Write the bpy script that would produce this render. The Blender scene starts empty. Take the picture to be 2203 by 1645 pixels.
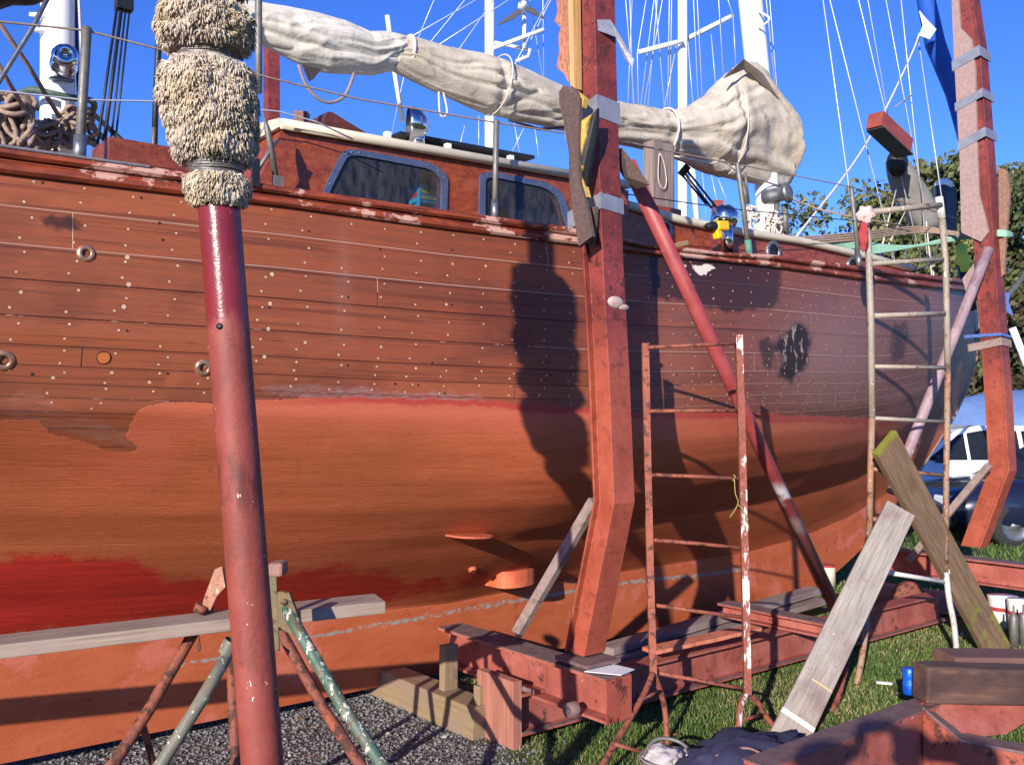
import bpy, bmesh, math, random
import numpy as np
from mathutils import Vector, Matrix
random.seed(7); RNG = np.random.RandomState(11)
R = math.radians
scene = bpy.context.scene
COL = scene.collection

# ------------------------------------------------------------------ frame of the place
CAMH = 1.65; FPX = 2050.0; PCX, PCY = 1101.5, 822.5
PIT = math.atan((885 - PCY) / FPX)
CP, SP = math.cos(PIT), math.sin(PIT)
TH = R(51.5)
DV = Vector((math.sin(TH), math.cos(TH), 0))      # along the keel, towards the bow
NV = Vector((math.cos(TH), -math.sin(TH), 0))     # across the keel, out towards the yard
CAM = Vector((0, 0, CAMH))

def ray(px, py):
    u = (px - PCX) / FPX; v = (PCY - py) / FPX
    return Vector((u, CP - v * SP, SP + v * CP))
def PY(px, py, Y):
    r = ray(px, py); return CAM + r * (Y / r.y)
def PN(px, py, n):
    r = ray(px, py); return CAM + r * (n / r.dot(NV))
def PS(px, py, s):
    r = ray(px, py); return CAM + r * (s / r.dot(DV))
def PZ(px, py, z):
    r = ray(px, py); return CAM + r * ((z - CAMH) / r.z)
def W(s, n, z):
    return Vector((s * DV.x + n * NV.x, s * DV.y + n * NV.y, z))
def proj(p):
    y = p[1] * CP + (p[2] - CAMH) * SP; z = -p[1] * SP + (p[2] - CAMH) * CP
    y = max(y, 0.05)
    return PCX + FPX * p[0] / y, PCY - FPX * z / y
def z_row(X, Y, py):
    v = (PCY - py) / FPX
    return CAMH + Y * (SP + v * CP) / (CP - v * SP)

# ------------------------------------------------------------------ mesh builder
class MB:
    def __init__(self): self.v = []; self.f = []; self.m = []; self.s = []
    def add(self, vs, fs, m=0, smooth=False):
        o = len(self.v); self.v += [tuple(x) for x in vs]
        for f in fs:
            self.f.append(tuple(i + o for i in f)); self.m.append(m); self.s.append(smooth)
        return self
    def hexa(self, a, b, m=0):
        """box from two 4-point rings a, b (same winding)"""
        return self.add(list(a) + list(b), [(3,2,1,0),(4,5,6,7),(0,1,5,4),(1,2,6,5),(2,3,7,6),(3,0,4,7)], m)
    def box(self, c, ax, ay, az, m=0):
        """ax, ay, az: full edge vectors"""
        c = Vector(c); ax = Vector(ax) / 2; ay = Vector(ay) / 2; az = Vector(az) / 2
        a = [c - ax - ay - az, c + ax - ay - az, c + ax + ay - az, c - ax + ay - az]
        b = [p + 2 * az for p in a]
        return self.hexa(a, b, m)
    def bar(self, p, q, w, h, up=(0, 0, 1), m=0):
        p = Vector(p); q = Vector(q); t = (q - p).normalized(); up = Vector(up)
        x = t.cross(up); x = x.normalized() if x.length > 1e-6 else Vector((1, 0, 0)); y = x.cross(t)
        rg = lambda o: [o - x*w/2 - y*h/2, o + x*w/2 - y*h/2, o + x*w/2 + y*h/2, o - x*w/2 + y*h/2]
        a, b = rg(p), rg(q)
        return self.add(a + b, [(0,1,2,3),(7,6,5,4),(4,5,1,0),(5,6,2,1),(6,7,3,2),(7,4,0,3)], m)
    def tube(self, pts, r, n=10, m=0, caps=True, closed=False, smooth=True):
        pts = [Vector(p) for p in pts]; k = len(pts)
        rr = [r] * k if not hasattr(r, '__len__') else list(r)
        vs = []; x = None
        for i, p in enumerate(pts):
            if closed: t = pts[(i + 1) % k] - pts[i - 1]
            else: t = pts[min(i + 1, k - 1)] - pts[max(i - 1, 0)]
            t = t.normalized() if t.length > 1e-9 else Vector((0, 0, 1))
            if x is None:
                x = t.orthogonal().normalized()
            x = (x - t * x.dot(t)); x = x.normalized() if x.length > 1e-6 else t.orthogonal().normalized()
            y = t.cross(x)
            for j in range(n):
                a = 2 * math.pi * j / n
                vs.append(p + (x * math.cos(a) + y * math.sin(a)) * rr[i])
        fs = []
        for i in range(k if closed else k - 1):
            i2 = (i + 1) % k
            for j in range(n):
                j2 = (j + 1) % n
                fs.append((i*n + j, i*n + j2, i2*n + j2, i2*n + j))
        self.add(vs, fs, m, smooth)
        if caps and not closed:
            o = len(self.v) - len(vs)
            self.f.append(tuple(o + j for j in reversed(range(n)))); self.m.append(m); self.s.append(False)
            self.f.append(tuple(o + (k-1)*n + j for j in range(n))); self.m.append(m); self.s.append(False)
        return self
    def prism(self, poly, vec, m=0):
        vec = Vector(vec); a = [Vector(p) for p in poly]; b = [p + vec for p in a]; n = len(a)
        return self.add(a + b, [tuple(reversed(range(n))), tuple(range(n, 2*n))] +
                        [(i, (i+1) % n, n + (i+1) % n, n + i) for i in range(n)], m)
    def loft(self, rings, m=0, smooth=True, closed=True, caps=False):
        n = len(rings[0]); vs = [p for r in rings for p in r]; fs = []
        for i in range(len(rings) - 1):
            for j in range(n if closed else n - 1):
                j2 = (j + 1) % n
                fs.append((i*n + j, i*n + j2, (i+1)*n + j2, (i+1)*n + j))
        o = len(self.v); self.add(vs, fs, m, smooth)
        if caps:
            k = len(rings)
            self.f.append(tuple(o + j for j in reversed(range(n)))); self.m.append(m); self.s.append(False)
            self.f.append(tuple(o + (k-1)*n + j for j in range(n))); self.m.append(m); self.s.append(False)
        return self
    def ball(self, c, rx, ry=None, rz=None, nu=14, nv=9, m=0, axes=None):
        ry = ry or rx; rz = rz or rx; c = Vector(c)
        X, Yv, Z = axes or (Vector((1,0,0)), Vector((0,1,0)), Vector((0,0,1)))
        rings = []
        for i in range(nv + 1):
            a = -math.pi/2 + math.pi * i / nv
            rings.append([c + X*rx*math.cos(a)*math.cos(2*math.pi*j/nu) + Yv*ry*math.cos(a)*math.sin(2*math.pi*j/nu) + Z*rz*math.sin(a) for j in range(nu)])
        return self.loft(rings, m)
    def lathe(self, c, ax, prof, n=20, m=0, smooth=True):
        """prof: list of (radius, distance along ax)"""
        c = Vector(c); t = Vector(ax).normalized(); x = t.orthogonal().normalized(); y = t.cross(x)
        rings = [[c + t*h + (x*math.cos(2*math.pi*j/n) + y*math.sin(2*math.pi*j/n))*max(r, 1e-5) for j in range(n)] for r, h in prof]
        return self.loft(rings, m, smooth)
    def build(self, name, mats, parent=None, matrix=None, label=None, cat=None, group=None, kind=None, bevel=0):
        me = bpy.data.meshes.new(name)
        L = Vector((0, 0, 0)) if parent is None else base_of(parent)
        vs = [(x - L.x, y - L.y, z - L.z) for x, y, z in self.v] if parent is not None and matrix is None else self.v
        me.from_pydata([tuple(v) for v in vs], [], self.f)
        mats = mats if isinstance(mats, (list, tuple)) else [mats]
        for mm in mats: me.materials.append(mm)
        me.polygons.foreach_set('material_index', self.m)
        me.polygons.foreach_set('use_smooth', self.s)
        me.update(); me.validate()
        bm = bmesh.new(); bm.from_mesh(me); bmesh.ops.recalc_face_normals(bm, faces=bm.faces); bm.to_mesh(me); bm.free()
        o = bpy.data.objects.new(name, me); COL.objects.link(o)
        if parent is not None: o.parent = parent
        if matrix is not None:
            o.matrix_local = Matrix.Translation(-L) @ matrix if parent is not None else matrix
        if bevel:
            b = o.modifiers.new('bevel', 'BEVEL'); b.width = bevel; b.segments = 2; b.limit_method = 'ANGLE'; b.angle_limit = R(40)
        if label or cat or kind: tag(o, label, cat, group, kind)
        return o

def base_of(o):
    p = Vector((0, 0, 0))
    while o is not None:
        p += o.location; o = o.parent
    return p
def tag(o, label=None, cat=None, group=None, kind=None):
    if label: o['label'] = label
    if cat: o['category'] = cat
    if group: o['group'] = group
    if kind: o['kind'] = kind
    return o
def thing(name, loc, label, cat, group=None):
    o = bpy.data.objects.new(name, None); COL.objects.link(o); o.location = Vector(loc); o.empty_display_size = .1
    return tag(o, label, cat, group)
def frame(o, x, up=(0, 0, 1)):
    """matrix whose local x runs along x"""
    x = Vector(x).normalized(); up = Vector(up); y = up.cross(x).normalized(); z = x.cross(y)
    m = Matrix((x, y, z)).transposed().to_4x4(); m.translation = Vector(o); return m
def lerp(a, b, t): return a + (b - a) * t
def catmull(pts, k=6):
    pts = [Vector(p) for p in pts]; out = []
    for i in range(len(pts) - 1):
        p0 = pts[max(i-1, 0)]; p1 = pts[i]; p2 = pts[i+1]; p3 = pts[min(i+2, len(pts)-1)]
        for j in range(k):
            t = j / k
            out.append(.5*((2*p1) + (p2-p0)*t + (2*p0-5*p1+4*p2-p3)*t*t + (3*p1-p0-3*p2+p3)*t**3))
    out.append(pts[-1]); return out

# ------------------------------------------------------------------ node materials
def srgb(r, g, b):
    f = lambda c: (c/255/12.92) if c/255 <= .04045 else ((c/255+.055)/1.055)**2.4
    return (f(r), f(g), f(b), 1)
class NT:
    def __init__(self, name):
        self.mat = bpy.data.materials.new(name); self.mat.use_nodes = True
        self.t = self.mat.node_tree; self.N = self.t.nodes; self.L = self.t.links
        self.bsdf = self.N['Principled BSDF']; self._tc = None
    def n(self, kind, **kw):
        x = self.N.new(kind)
        for k, v in kw.items(): setattr(x, k, v)
        return x
    def put(self, sock, v):
        if isinstance(v, bpy.types.NodeSocket): self.L.new(v, sock)
        elif v is not None: sock.default_value = v
    def tc(self, out='Object'):
        if self._tc is None: self._tc = self.n('ShaderNodeTexCoord')
        return self._tc.outputs[out]
    def map(self, vec, scale=(1, 1, 1), loc=(0, 0, 0), rot=(0, 0, 0)):
        m = self.n('ShaderNodeMapping'); self.put(m.inputs['Vector'], vec)
        m.inputs['Scale'].default_value = scale; m.inputs['Location'].default_value = loc; m.inputs['Rotation'].default_value = rot
        return m.outputs[0]
    def noise(self, vec, scale, detail=4, rough=.55, dist=0):
        x = self.n('ShaderNodeTexNoise'); self.put(x.inputs['Vector'], vec); self.put(x.inputs['Scale'], scale)
        x.inputs['Detail'].default_value = detail; x.inputs['Roughness'].default_value = rough; x.inputs['Distortion'].default_value = dist
        return x.outputs['Fac']
    def white(self, vec=None, w=None):
        x = self.n('ShaderNodeTexWhiteNoise'); 
        if w is not None:
            x.noise_dimensions = '1D'; self.put(x.inputs['W'], w)
        else: self.put(x.inputs['Vector'], vec)
        return x.outputs['Value']
    def voro(self, vec, scale, feature='F1', out='Distance', rnd=1):
        x = self.n('ShaderNodeTexVoronoi', feature=feature); self.put(x.inputs['Vector'], vec); self.put(x.inputs['Scale'], scale)
        x.inputs['Randomness'].default_value = rnd
        return x.outputs[out]
    def math(self, op, a, b=None, c=None, clamp=False):
        x = self.n('ShaderNodeMath', operation=op); x.use_clamp = clamp
        self.put(x.inputs[0], a); self.put(x.inputs[1], b)
        if c is not None: self.put(x.inputs[2], c)
        return x.outputs[0]
    def step(self, v, lo, hi):
        x = self.n('ShaderNodeMapRange'); x.interpolation_type = 'SMOOTHSTEP'
        self.put(x.inputs['Value'], v); x.inputs['From Min'].default_value = lo; x.inputs['From Max'].default_value = hi
        return x.outputs['Result']
    def rng(self, v, a, b, c, d):
        x = self.n('ShaderNodeMapRange'); self.put(x.inputs['Value'], v)
        for k, val in zip(('From Min', 'From Max', 'To Min', 'To Max'), (a, b, c, d)): x.inputs[k].default_value = val
        return x.outputs['Result']
    def ramp(self, fac, stops, interp='LINEAR'):
        x = self.n('ShaderNodeValToRGB'); self.put(x.inputs[0], fac); r = x.color_ramp; r.interpolation = interp
        while len(r.elements) < len(stops): r.elements.new(.5)
        for e, (p, c) in zip(r.elements, stops): e.position = p; e.color = c
        return x.outputs[0]
    def mix(self, fac, a, b, blend='MIX'):
        x = self.n('ShaderNodeMix', data_type='RGBA', blend_type=blend)
        self.put(x.inputs[0], fac); self.put(x.inputs[6], a); self.put(x.inputs[7], b)
        return x.outputs[2]
    def attr(self, name, out='Fac'):
        x = self.n('ShaderNodeAttribute'); x.attribute_name = name; return x.outputs[out]
    def xyz(self, vec):
        x = self.n('ShaderNodeSeparateXYZ'); self.put(x.inputs[0], vec); return x.outputs
    def comb(self, x, y, z):
        c = self.n('ShaderNodeCombineXYZ'); self.put(c.inputs[0], x); self.put(c.inputs[1], y); self.put(c.inputs[2], z); return c.outputs[0]
    def out(self, color=None, rough=.6, metal=0, bump=None, bstr=.3, bdist=.01, spec=.5, **kw):
        b = self.bsdf; self.put(b.inputs['Base Color'], color); self.put(b.inputs['Roughness'], rough); self.put(b.inputs['Metallic'], metal)
        self.put(b.inputs['Specular IOR Level'], spec)
        for k, v in kw.items(): self.put(b.inputs[k], v)
        if bump is not None:
            x = self.n('ShaderNodeBump'); x.inputs['Strength'].default_value = bstr; x.inputs['Distance'].default_value = bdist
            self.put(x.inputs['Height'], bump); self.L.new(x.outputs[0], b.inputs['Normal'])
        return self.mat

def M_paint(name, base, worn, rust=None, scale=6, rough=.5, chips=None, chipamt=.62, rustamt=.58, bump=.25):
    """painted steel: two tones of paint, rust blooms, small chips"""
    t = NT(name); o = t.tc()
    c = t.mix(t.step(t.noise(o, scale, 6, .6), .38, .62), base, worn)
    c = t.mix(t.rng(t.noise(o, scale*14, 3, .6), .35, .7, 0, .28), c, t.mix(.5, worn, (.02,.01,.01,1)))
    h = t.noise(o, scale*18, 4, .6)
    c = t.mix(t.math('MULTIPLY', t.step(t.noise(t.map(o, (2.6,2.6,.34)), scale*1.1, 6, .66), .50, .70), .5), c, rust or (.05,.03,.02,1))
    if rust:
        k = t.step(t.math('ADD', t.noise(o, scale*2.2, 7, .68), t.math('MULTIPLY', t.noise(o, scale*25, 3), .18)), rustamt+.07, rustamt+.16)
        c = t.mix(k, c, t.mix(t.noise(o, scale*30, 2), rust, (.03,.015,.01,1)))
    if chips:
        k = t.step(t.noise(t.map(o, (1,1,.45)), scale*5, 5, .65), chipamt, chipamt+.03)
        c = t.mix(k, c, chips); h = t.math('SUBTRACT', h, t.math('MULTIPLY', k, .4))
    return t.out(c, t.rng(t.noise(o, scale*9, 3), .3, .7, rough-.12, rough+.15), 0, h, bump, .004)
def M_wood(name, dark, light, grey=None, scale=1.0, rough=.75, axis=0, bump=.5, greyamt=.5):
    """grain runs along local x (axis 0)"""
    t = NT(name); o = t.tc()
    st = [22, 22, 22]; st[axis] = 1.1
    g1 = t.noise(t.map(o, tuple(s*scale for s in st)), 1.6, 6, .62, .4)
    st2 = [90, 90, 90]; st2[axis] = 2.0
    g2 = t.noise(t.map(o, tuple(s*scale for s in st2)), 1.5, 4, .6)
    c = t.mix(t.rng(g1, .3, .7, 0, 1), dark, light)
    c = t.mix(t.rng(g2, .35, .65, .45, 0), c, t.mix(.6, dark, (.015,.01,.008,1)))
    if grey: c = t.mix(t.step(t.noise(t.map(o, (1.2,3,3)), 3*scale, 5, .6), greyamt-.1, greyamt+.15), c, grey)
    h = t.math('ADD', t.math('MULTIPLY', g1, .6), t.math('MULTIPLY', g2, .5))
    return t.out(c, rough, 0, h, bump, .006)
def M_plain(name, col, rough=.5, metal=0, var=.25, scale=20, bump=.1, spec=.5, **kw):
    t = NT(name); o = t.tc(); c1 = tuple(x*(1-var) for x in col[:3]) + (1,)
    c = t.mix(t.step(t.noise(o, scale, 5, .6), .3, .7), c1, col)
    return t.out(c, t.rng(t.noise(o, scale*2, 3), .3, .7, max(.02, rough-.1), min(1, rough+.1)), metal, t.noise(o, scale*6, 3), bump, .003, spec, **kw)

# ------------------------------------------------------------------ camera, sky, sun
cam = bpy.data.objects.new('camera', bpy.data.cameras.new('camera')); COL.objects.link(cam)
cam.data.sensor_fit = 'HORIZONTAL'; cam.data.sensor_width = 36; cam.data.lens = 36 * FPX / 2203
cam.location = CAM; cam.rotation_euler = (math.pi/2 + PIT, 0, 0)
cam.data.clip_start = .05; cam.data.clip_end = 2000
scene.camera = cam
SUNV = Vector((.3773, 1.0, -.3253)).normalized()      # the way the light travels
SEL = math.asin(-SUNV.z)
sun = bpy.data.objects.new('sun', bpy.data.lights.new('sun', 'SUN')); COL.objects.link(sun)
sun.data.energy = 4.3; sun.data.angle = R(.5); sun.data.color = (1, .93, .82)
sun.rotation_euler = SUNV.to_track_quat('-Z', 'Y').to_euler()
wld = bpy.data.worlds.new('World'); scene.world = wld; wld.use_nodes = True
nt = wld.node_tree; sky = nt.nodes.new('ShaderNodeTexSky'); sky.sky_type = 'NISHITA'; sky.sun_disc = False
sky.sun_elevation = SEL
tosun = -SUNV; sky.sun_rotation = math.atan2(tosun.x, tosun.y)
sky.air_density = .75; sky.dust_density = .05; sky.ozone_density = 6.0; sky.altitude = 0
hs = nt.nodes.new('ShaderNodeHueSaturation'); hs.inputs['Saturation'].default_value = 1.1; hs.inputs['Hue'].default_value = .518; nt.links.new(sky.outputs[0], hs.inputs['Color'])
bg = nt.nodes['Background']; nt.links.new(hs.outputs[0], bg.inputs[0]); bg.inputs[1].default_value = .15
scene.view_settings.view_transform = 'Standard'; scene.view_settings.look = 'None'; scene.view_settings.exposure = .74
scene.view_settings.gamma = 1
scene.cycles.max_bounces = 6; scene.cycles.use_denoising = True
# ================================================================== the ketch: hull surface
NC = -4.95                       # centreline plane of the boat
def curve(pts):
    xs = [p[0] for p in pts]; ys = [p[1] for p in pts]
    def f(x):
        if x <= xs[0]: return ys[0] + (x-xs[0])*(ys[1]-ys[0])/(xs[1]-xs[0])
        if x >= xs[-1]: return ys[-1] + (x-xs[-1])*(ys[-1]-ys[-2])/(xs[-1]-xs[-2])
        return float(np.interp(x, xs, ys))
    return f
C_SHEER = curve([(0,371),(200,395),(400,419),(600,442),(956,491),(1238,525),(1394,546),(1660,573),(1852,600),(1990,616),(2078,626)])
C_GARB = curve([(0,1400),(500,1352),(820,1312),(960,1298),(1200,1251),(1347,1228),(1615,1188),(1735,1158),(1850,1112),(1900,1085)])
def zc(cv, s, n):
    sq = max(s, .72); p = W(sq, n, 1.6); px = proj(p)[0]
    return z_row(p.x, p.y, cv(px))
STEM = []
for px, py in [(2082,600),(2092,645),(2098,700),(2093,770),(2072,838),(2048,890),(2020,935),(1985,990),(1940,1055),(1900,1105),(1850,1168),(1800,1212),(1747,1254)]:
    p = PN(px, py, NC); STEM.append((p.dot(DV), p.z))
STEM += [(7.0, .085), (6.0, .075), (-5, .06)]
SZ = sorted(STEM[:13], key=lambda a: a[1])
def stem_s(z): return float(np.interp(z, [a[1] for a in SZ], [a[0] for a in SZ]))
SK = sorted(STEM[8:], key=lambda a: a[0])
def keel_z(s): return float(np.interp(s, [a[0] for a in SK], [a[1] for a in SK]))
HT = [0,.1,.2,.32,.45,.53,.6,.68,.76,.84,.91,.96,1.0]
HB = [1.25,1.285,1.31,1.33,1.34,1.325,1.28,1.17,.985,.74,.5,.33,.22]
S0 = -4.2
def hbase(t): 
    if t <= 1: return float(np.interp(t, HT, HB))
    return .22 - .07*(t-1)/.35
def taper(t, s, se):
    tt = min(t, 1); st = float(np.interp(tt, [0,.45,.8,1], [4.4,3.4,2.4,4.5])); pw = float(np.interp(tt, [0,.45,.8,1], [2.3,1.9,1.35,1.6]))
    k = 1.0
    if s > st: k = 1 - min(1, ((s-st)/max(.01, se-st)))**pw
    if s < 3.6: k *= max(.25, 1 - float(np.interp(tt, [0,.3,.45,.6,.75,.9,1], [.12,.16,.23,.40,.48,.43,.22]))*((3.6-s)/2.9)**1.4)
    return k
_se = {}
def s_end(t):
    key = round(min(t, 1), 4)
    if key in _se: return _se[key]
    s = 9.8
    for _ in range(30): s = .5*s + .5*stem_s(z_at(key, s, NC + .1))
    _se[key] = s; return s
def z_at(t, s, n):
    zs = zc(C_SHEER, s, n); zg = zc(C_GARB, s, NC + .22)
    if t <= 1: return zs + (zg - zs)*t
    return zg + (keel_z(s) - zg)*(t-1)/.35
def hull(t, s):
    """point of the near side at strake t, station s"""
    se = s_end(t); h = .035 + (hbase(t)-.035)*taper(t, s, se); n = NC + h
    if t > 1 and s > 7.0:
        k = keel_z(s); zg = z_at(1, s, n); return W(s, n, zg + (min(k, zg-.002) - zg)*(t-1)/.35)
    return W(s, n, z_at(t, s, n))
def hull_n(t, s):
    a = hull(t, s+.02) - hull(t, s-.02); b = hull(min(t+.012, 1.3), s) - hull(max(t-.012, 0), s)
    n = a.cross(b).normalized(); return n if n.dot(NV) > 0 else -n
def hull_hit(px, py):
    """the point of the hull seen at a pixel: search in (t, s)"""
    t, s = .4, 4.0; best = None
    for tt in np.linspace(0, 1.3, 27):
        for ss in np.linspace(.3, 9.6, 50):
            q = proj(hull(tt, ss)); d = (q[0]-px)**2 + (q[1]-py)**2
            if best is None or d < best[0]: best = (d, tt, ss)
    d, t, s = best; st, ss_ = .03, .12
    for _ in range(14):
        for tt in (t-st, t, t+st):
            for s2 in (s-ss_, s, s+ss_):
                tc = min(max(tt, 0), 1.34); q = proj(hull(tc, s2)); dd = (q[0]-px)**2 + (q[1]-py)**2
                if dd < d: d, t, s = dd, tc, s2
        st *= .6; ss_ *= .6
    return t, s

# plank edges (strake parameter) and the zones of paint, stain, wear and painted-in glare on the hull
PLK = [0,.062,.134,.2,.27,.326,.364,.4,.427,.456,.49,.53,.575,.62,.665,.71,.755,.80,.845,.89,.93,.965,1.0]
def plank_v(t): return float(np.interp(t, PLK, range(len(PLK)))) if t <= 1 else len(PLK)-1 + (t-1)/.35*.9
def sd_poly(P, poly):
    poly = np.array(poly, float); d = np.full(len(P), 1e18); ins = np.zeros(len(P), bool)
    for i in range(len(poly)):
        a, b = poly[i-1], poly[i]; e = b-a; w = P-a
        tt = np.clip((w@e)/max(e@e, 1e-9), 0, 1); q = w - tt[:,None]*e; d = np.minimum(d, (q**2).sum(1))
        c = ((a[1] > P[:,1]) != (b[1] > P[:,1])); den = b[1]-a[1] if abs(b[1]-a[1]) > 1e-9 else 1e-9
        ins ^= c & (P[:,0] < a[0] + (P[:,1]-a[1])*e[0]/den)
    return np.where(ins, np.sqrt(d), -np.sqrt(d))
def sd_line(P, pl):
    pl = np.array(pl, float); d = np.full(len(P), 1e18)
    for a, b in zip(pl[:-1], pl[1:]):
        e = b-a; w = P-a; tt = np.clip((w@e)/(e@e), 0, 1); q = w-tt[:,None]*e; d = np.minimum(d, (q**2).sum(1))
    return np.sqrt(d)
Z_PAINT = [(-900,900),(0,902),(98,908),(106,930),(180,952),(245,972),(312,970),(290,955),(268,942),(300,882),(330,868),(550,862),(660,855),(900,857),(1050,863),(1160,868),(1270,878),(1400,885),(1600,887),(1700,893),(1850,898),(1960,905),(2100,905),(2400,905),(2400,2600),(-900,2600)]
Z_RED = [[(-900,1205),(43,1199),(199,1199),(298,1203),(331,1229),(354,1249),(440,1256),(520,1240),(591,1228),(796,1228),(835,1243),(880,1255),(1030,1238),(1075,1242),(1000,1262),(870,1275),(826,1290),(700,1312),(480,1335),(360,1338),(200,1345),(0,1372),(-900,1400)]]
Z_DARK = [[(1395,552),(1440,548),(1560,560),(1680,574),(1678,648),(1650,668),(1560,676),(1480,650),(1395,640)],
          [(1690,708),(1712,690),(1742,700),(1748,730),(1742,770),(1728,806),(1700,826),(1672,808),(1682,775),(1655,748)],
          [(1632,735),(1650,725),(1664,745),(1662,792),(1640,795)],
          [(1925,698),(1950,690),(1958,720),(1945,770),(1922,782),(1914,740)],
          [(85,465),(170,462),(180,495),(95,492)]]
Z_SCRAPE = [[(560,835),(660,828),(760,838),(860,846),(960,842),(1042,858),(1030,866),(860,862),(700,856),(570,846)],
            [(0,870),(60,845),(260,930),(300,968),(150,925),(30,905)]]
CRACK = [(380,1432),(590,1392),(690,1366),(800,1345),(850,1338),(960,1318),(1080,1296),(1200,1276),(1320,1256),(1420,1245),(1500,1237),(1610,1222)]
DUST_GLARE = [(1800,760,150,130,1.0),(1980,880,90,60,1.1),(2000,720,90,140,.7),(1450,760,70,130,.35),(738,620,13,120,.42)]  # pale dust and chalk, with glare near the bow put into the colour

NU, TS = 330, list(np.linspace(0, 1, 92)) + list(np.linspace(1.004, 1.35, 20))
rows = []; uvs = []
for t in TS:
    se = s_end(t); row = []
    for i in range(NU):
        u = i/(NU-1); s = S0 + (se - S0)*u; row.append(hull(t, s)); uvs.append((s, plank_v(t)))
    rows.append(row)
hv = [p for r in rows for p in r]; nR = len(TS)
hf = [(a*NU+i, a*NU+i+1, (a+1)*NU+i+1, (a+1)*NU+i) for a in range(nR-1) for i in range(NU-1)]
# the far side is the mirror image across the centreline, a keel sole and a stern close it
def mirror(p): n = p.dot(NV); return p + NV*(2*(NC-n))
off = len(hv); step_u = 6
mrows = list(range(0, nR, 4)) + [nR-1]; mcols = list(range(0, NU, step_u)) + [NU-1]
for a in mrows:
    for i in mcols: hv.append(mirror(rows[a][i])); uvs.append(uvs[a*NU+i])
nm = len(mcols)
hf += [(off+a*nm+i, off+(a+1)*nm+i, off+(a+1)*nm+i+1, off+a*nm+i+1) for a in range(len(mrows)-1) for i in range(nm-1)]
near_faces = len(hf)
o2 = len(hv)
sole = [hv[(nR-1)*NU+i] for i in mcols]; hv += sole + [mirror(p) for p in sole]; uvs += [(0, 30)]*(2*nm)
hf += [(o2+i, o2+i+1, o2+nm+i+1, o2+nm+i) for i in range(nm-1)]
o3 = len(hv); st_ = [hv[a*NU] for a in range(nR)]; hv += st_ + [mirror(p) for p in st_]; uvs += [(0, 4)]*(2*nR)
hf += [(o3+a, o3+nR+a, o3+nR+a+1, o3+a+1) for a in range(nR-1)]
P2 = np.array([proj(p) for p in hv]); P2[:,0] = np.clip(P2[:,0], -850, 2390); P2[:,1] = np.clip(P2[:,1], -400, 2500)
A = {}
A['paint'] = sd_poly(P2, Z_PAINT); A['red'] = np.maximum.reduce([sd_poly(P2, z) for z in Z_RED])
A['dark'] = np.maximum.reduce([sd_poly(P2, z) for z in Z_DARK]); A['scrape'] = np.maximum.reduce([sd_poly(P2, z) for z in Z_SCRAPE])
A['crack'] = sd_line(P2, CRACK)
A['dust_glare'] = np.maximum.reduce([w*np.exp(-((P2[:,0]-x)/a)**2 - ((P2[:,1]-y)/b)**2) for x, y, a, b, w in DUST_GLARE])
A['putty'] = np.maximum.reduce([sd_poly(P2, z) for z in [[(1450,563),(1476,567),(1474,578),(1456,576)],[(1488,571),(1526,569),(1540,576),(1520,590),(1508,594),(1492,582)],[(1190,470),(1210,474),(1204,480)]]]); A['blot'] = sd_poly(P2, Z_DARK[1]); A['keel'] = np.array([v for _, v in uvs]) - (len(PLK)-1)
fi = len(hf)
# trunnel plugs: pale wooden bungs let into the planks, two per plank at each frame
PLUGS = []
def plug(t, s, r, mat, lift=.0006, ring=True):
    global hv, hf, uvs
    c = hull(t, s); n = hull_n(t, s); x = (DV - n*DV.dot(n)).normalized(); y = n.cross(x)
    o = len(hv); k = 9
    r1, r2 = r, r*1.22
    for rr, lf in ((r1, lift*1.6), (r2, lift)):
        for j in range(k):
            a = 2*math.pi*j/k; w = 1 + random.uniform(-.07, .07)
            hv.append(c + n*lf + (x*math.cos(a) + y*math.sin(a))*rr*w); uvs.append((s, 0))
    hf.append(tuple(o+j for j in range(k))); PLUGS.append((len(hf)-1, mat))
    if ring:
        for j in range(k):
            j2 = (j+1) % k; hf.append((o+k+j, o+k+j2, o+j2, o+j)); PLUGS.append((len(hf)-1, 2))
def paint_px(px, py): return float(sd_poly(np.array([[px, py]], float), Z_PAINT)[0])
fs_ = -2.2
k = 0
while fs_ < 9.6:
    for p in range(9):
        a, b = PLK[p], PLK[p+1]
        for f, dx in ((.27, .013), (.74, -.016)):
            if random.random() < .1 or (p >= 7 and random.random() < .35): continue
            t = lerp(a, b, f + random.uniform(-.10, .10)); s = fs_ - p*.012 + dx + random.uniform(-.012, .012)
            if s > s_end(t) - .15: continue
            px, py = proj(hull(t, s))
            if paint_px(px, py) > -6: continue
            if random.random() < .05: plug(t, s + .03, .006, 2, ring=False)          # an empty hole beside it
            plug(t, s, random.uniform(.0048, .0058) if random.random() < .93 else .0072, 1)
    fs_ += .185 + random.uniform(-.012, .012)
for px, py, r in [(277,612,.0095),(274,553,.0095),(266,660,.0095),(585,590,.010),(581,653,.0095),(577,707,.0092),(569,767,.0088)]:
    t, s = hull_hit(px, py); plug(t, s, r, 3)
for px, py in [(343,480),(350,516),(818,537),(973,538),(1100,545),(70,805),(850,825),(930,780)]:
    t, s = hull_hit(px, py); plug(t, s, .0065, 2, ring=False)
t, s = hull_hit(223, 769); plug(t, s, .023, 4, .002)

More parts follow.
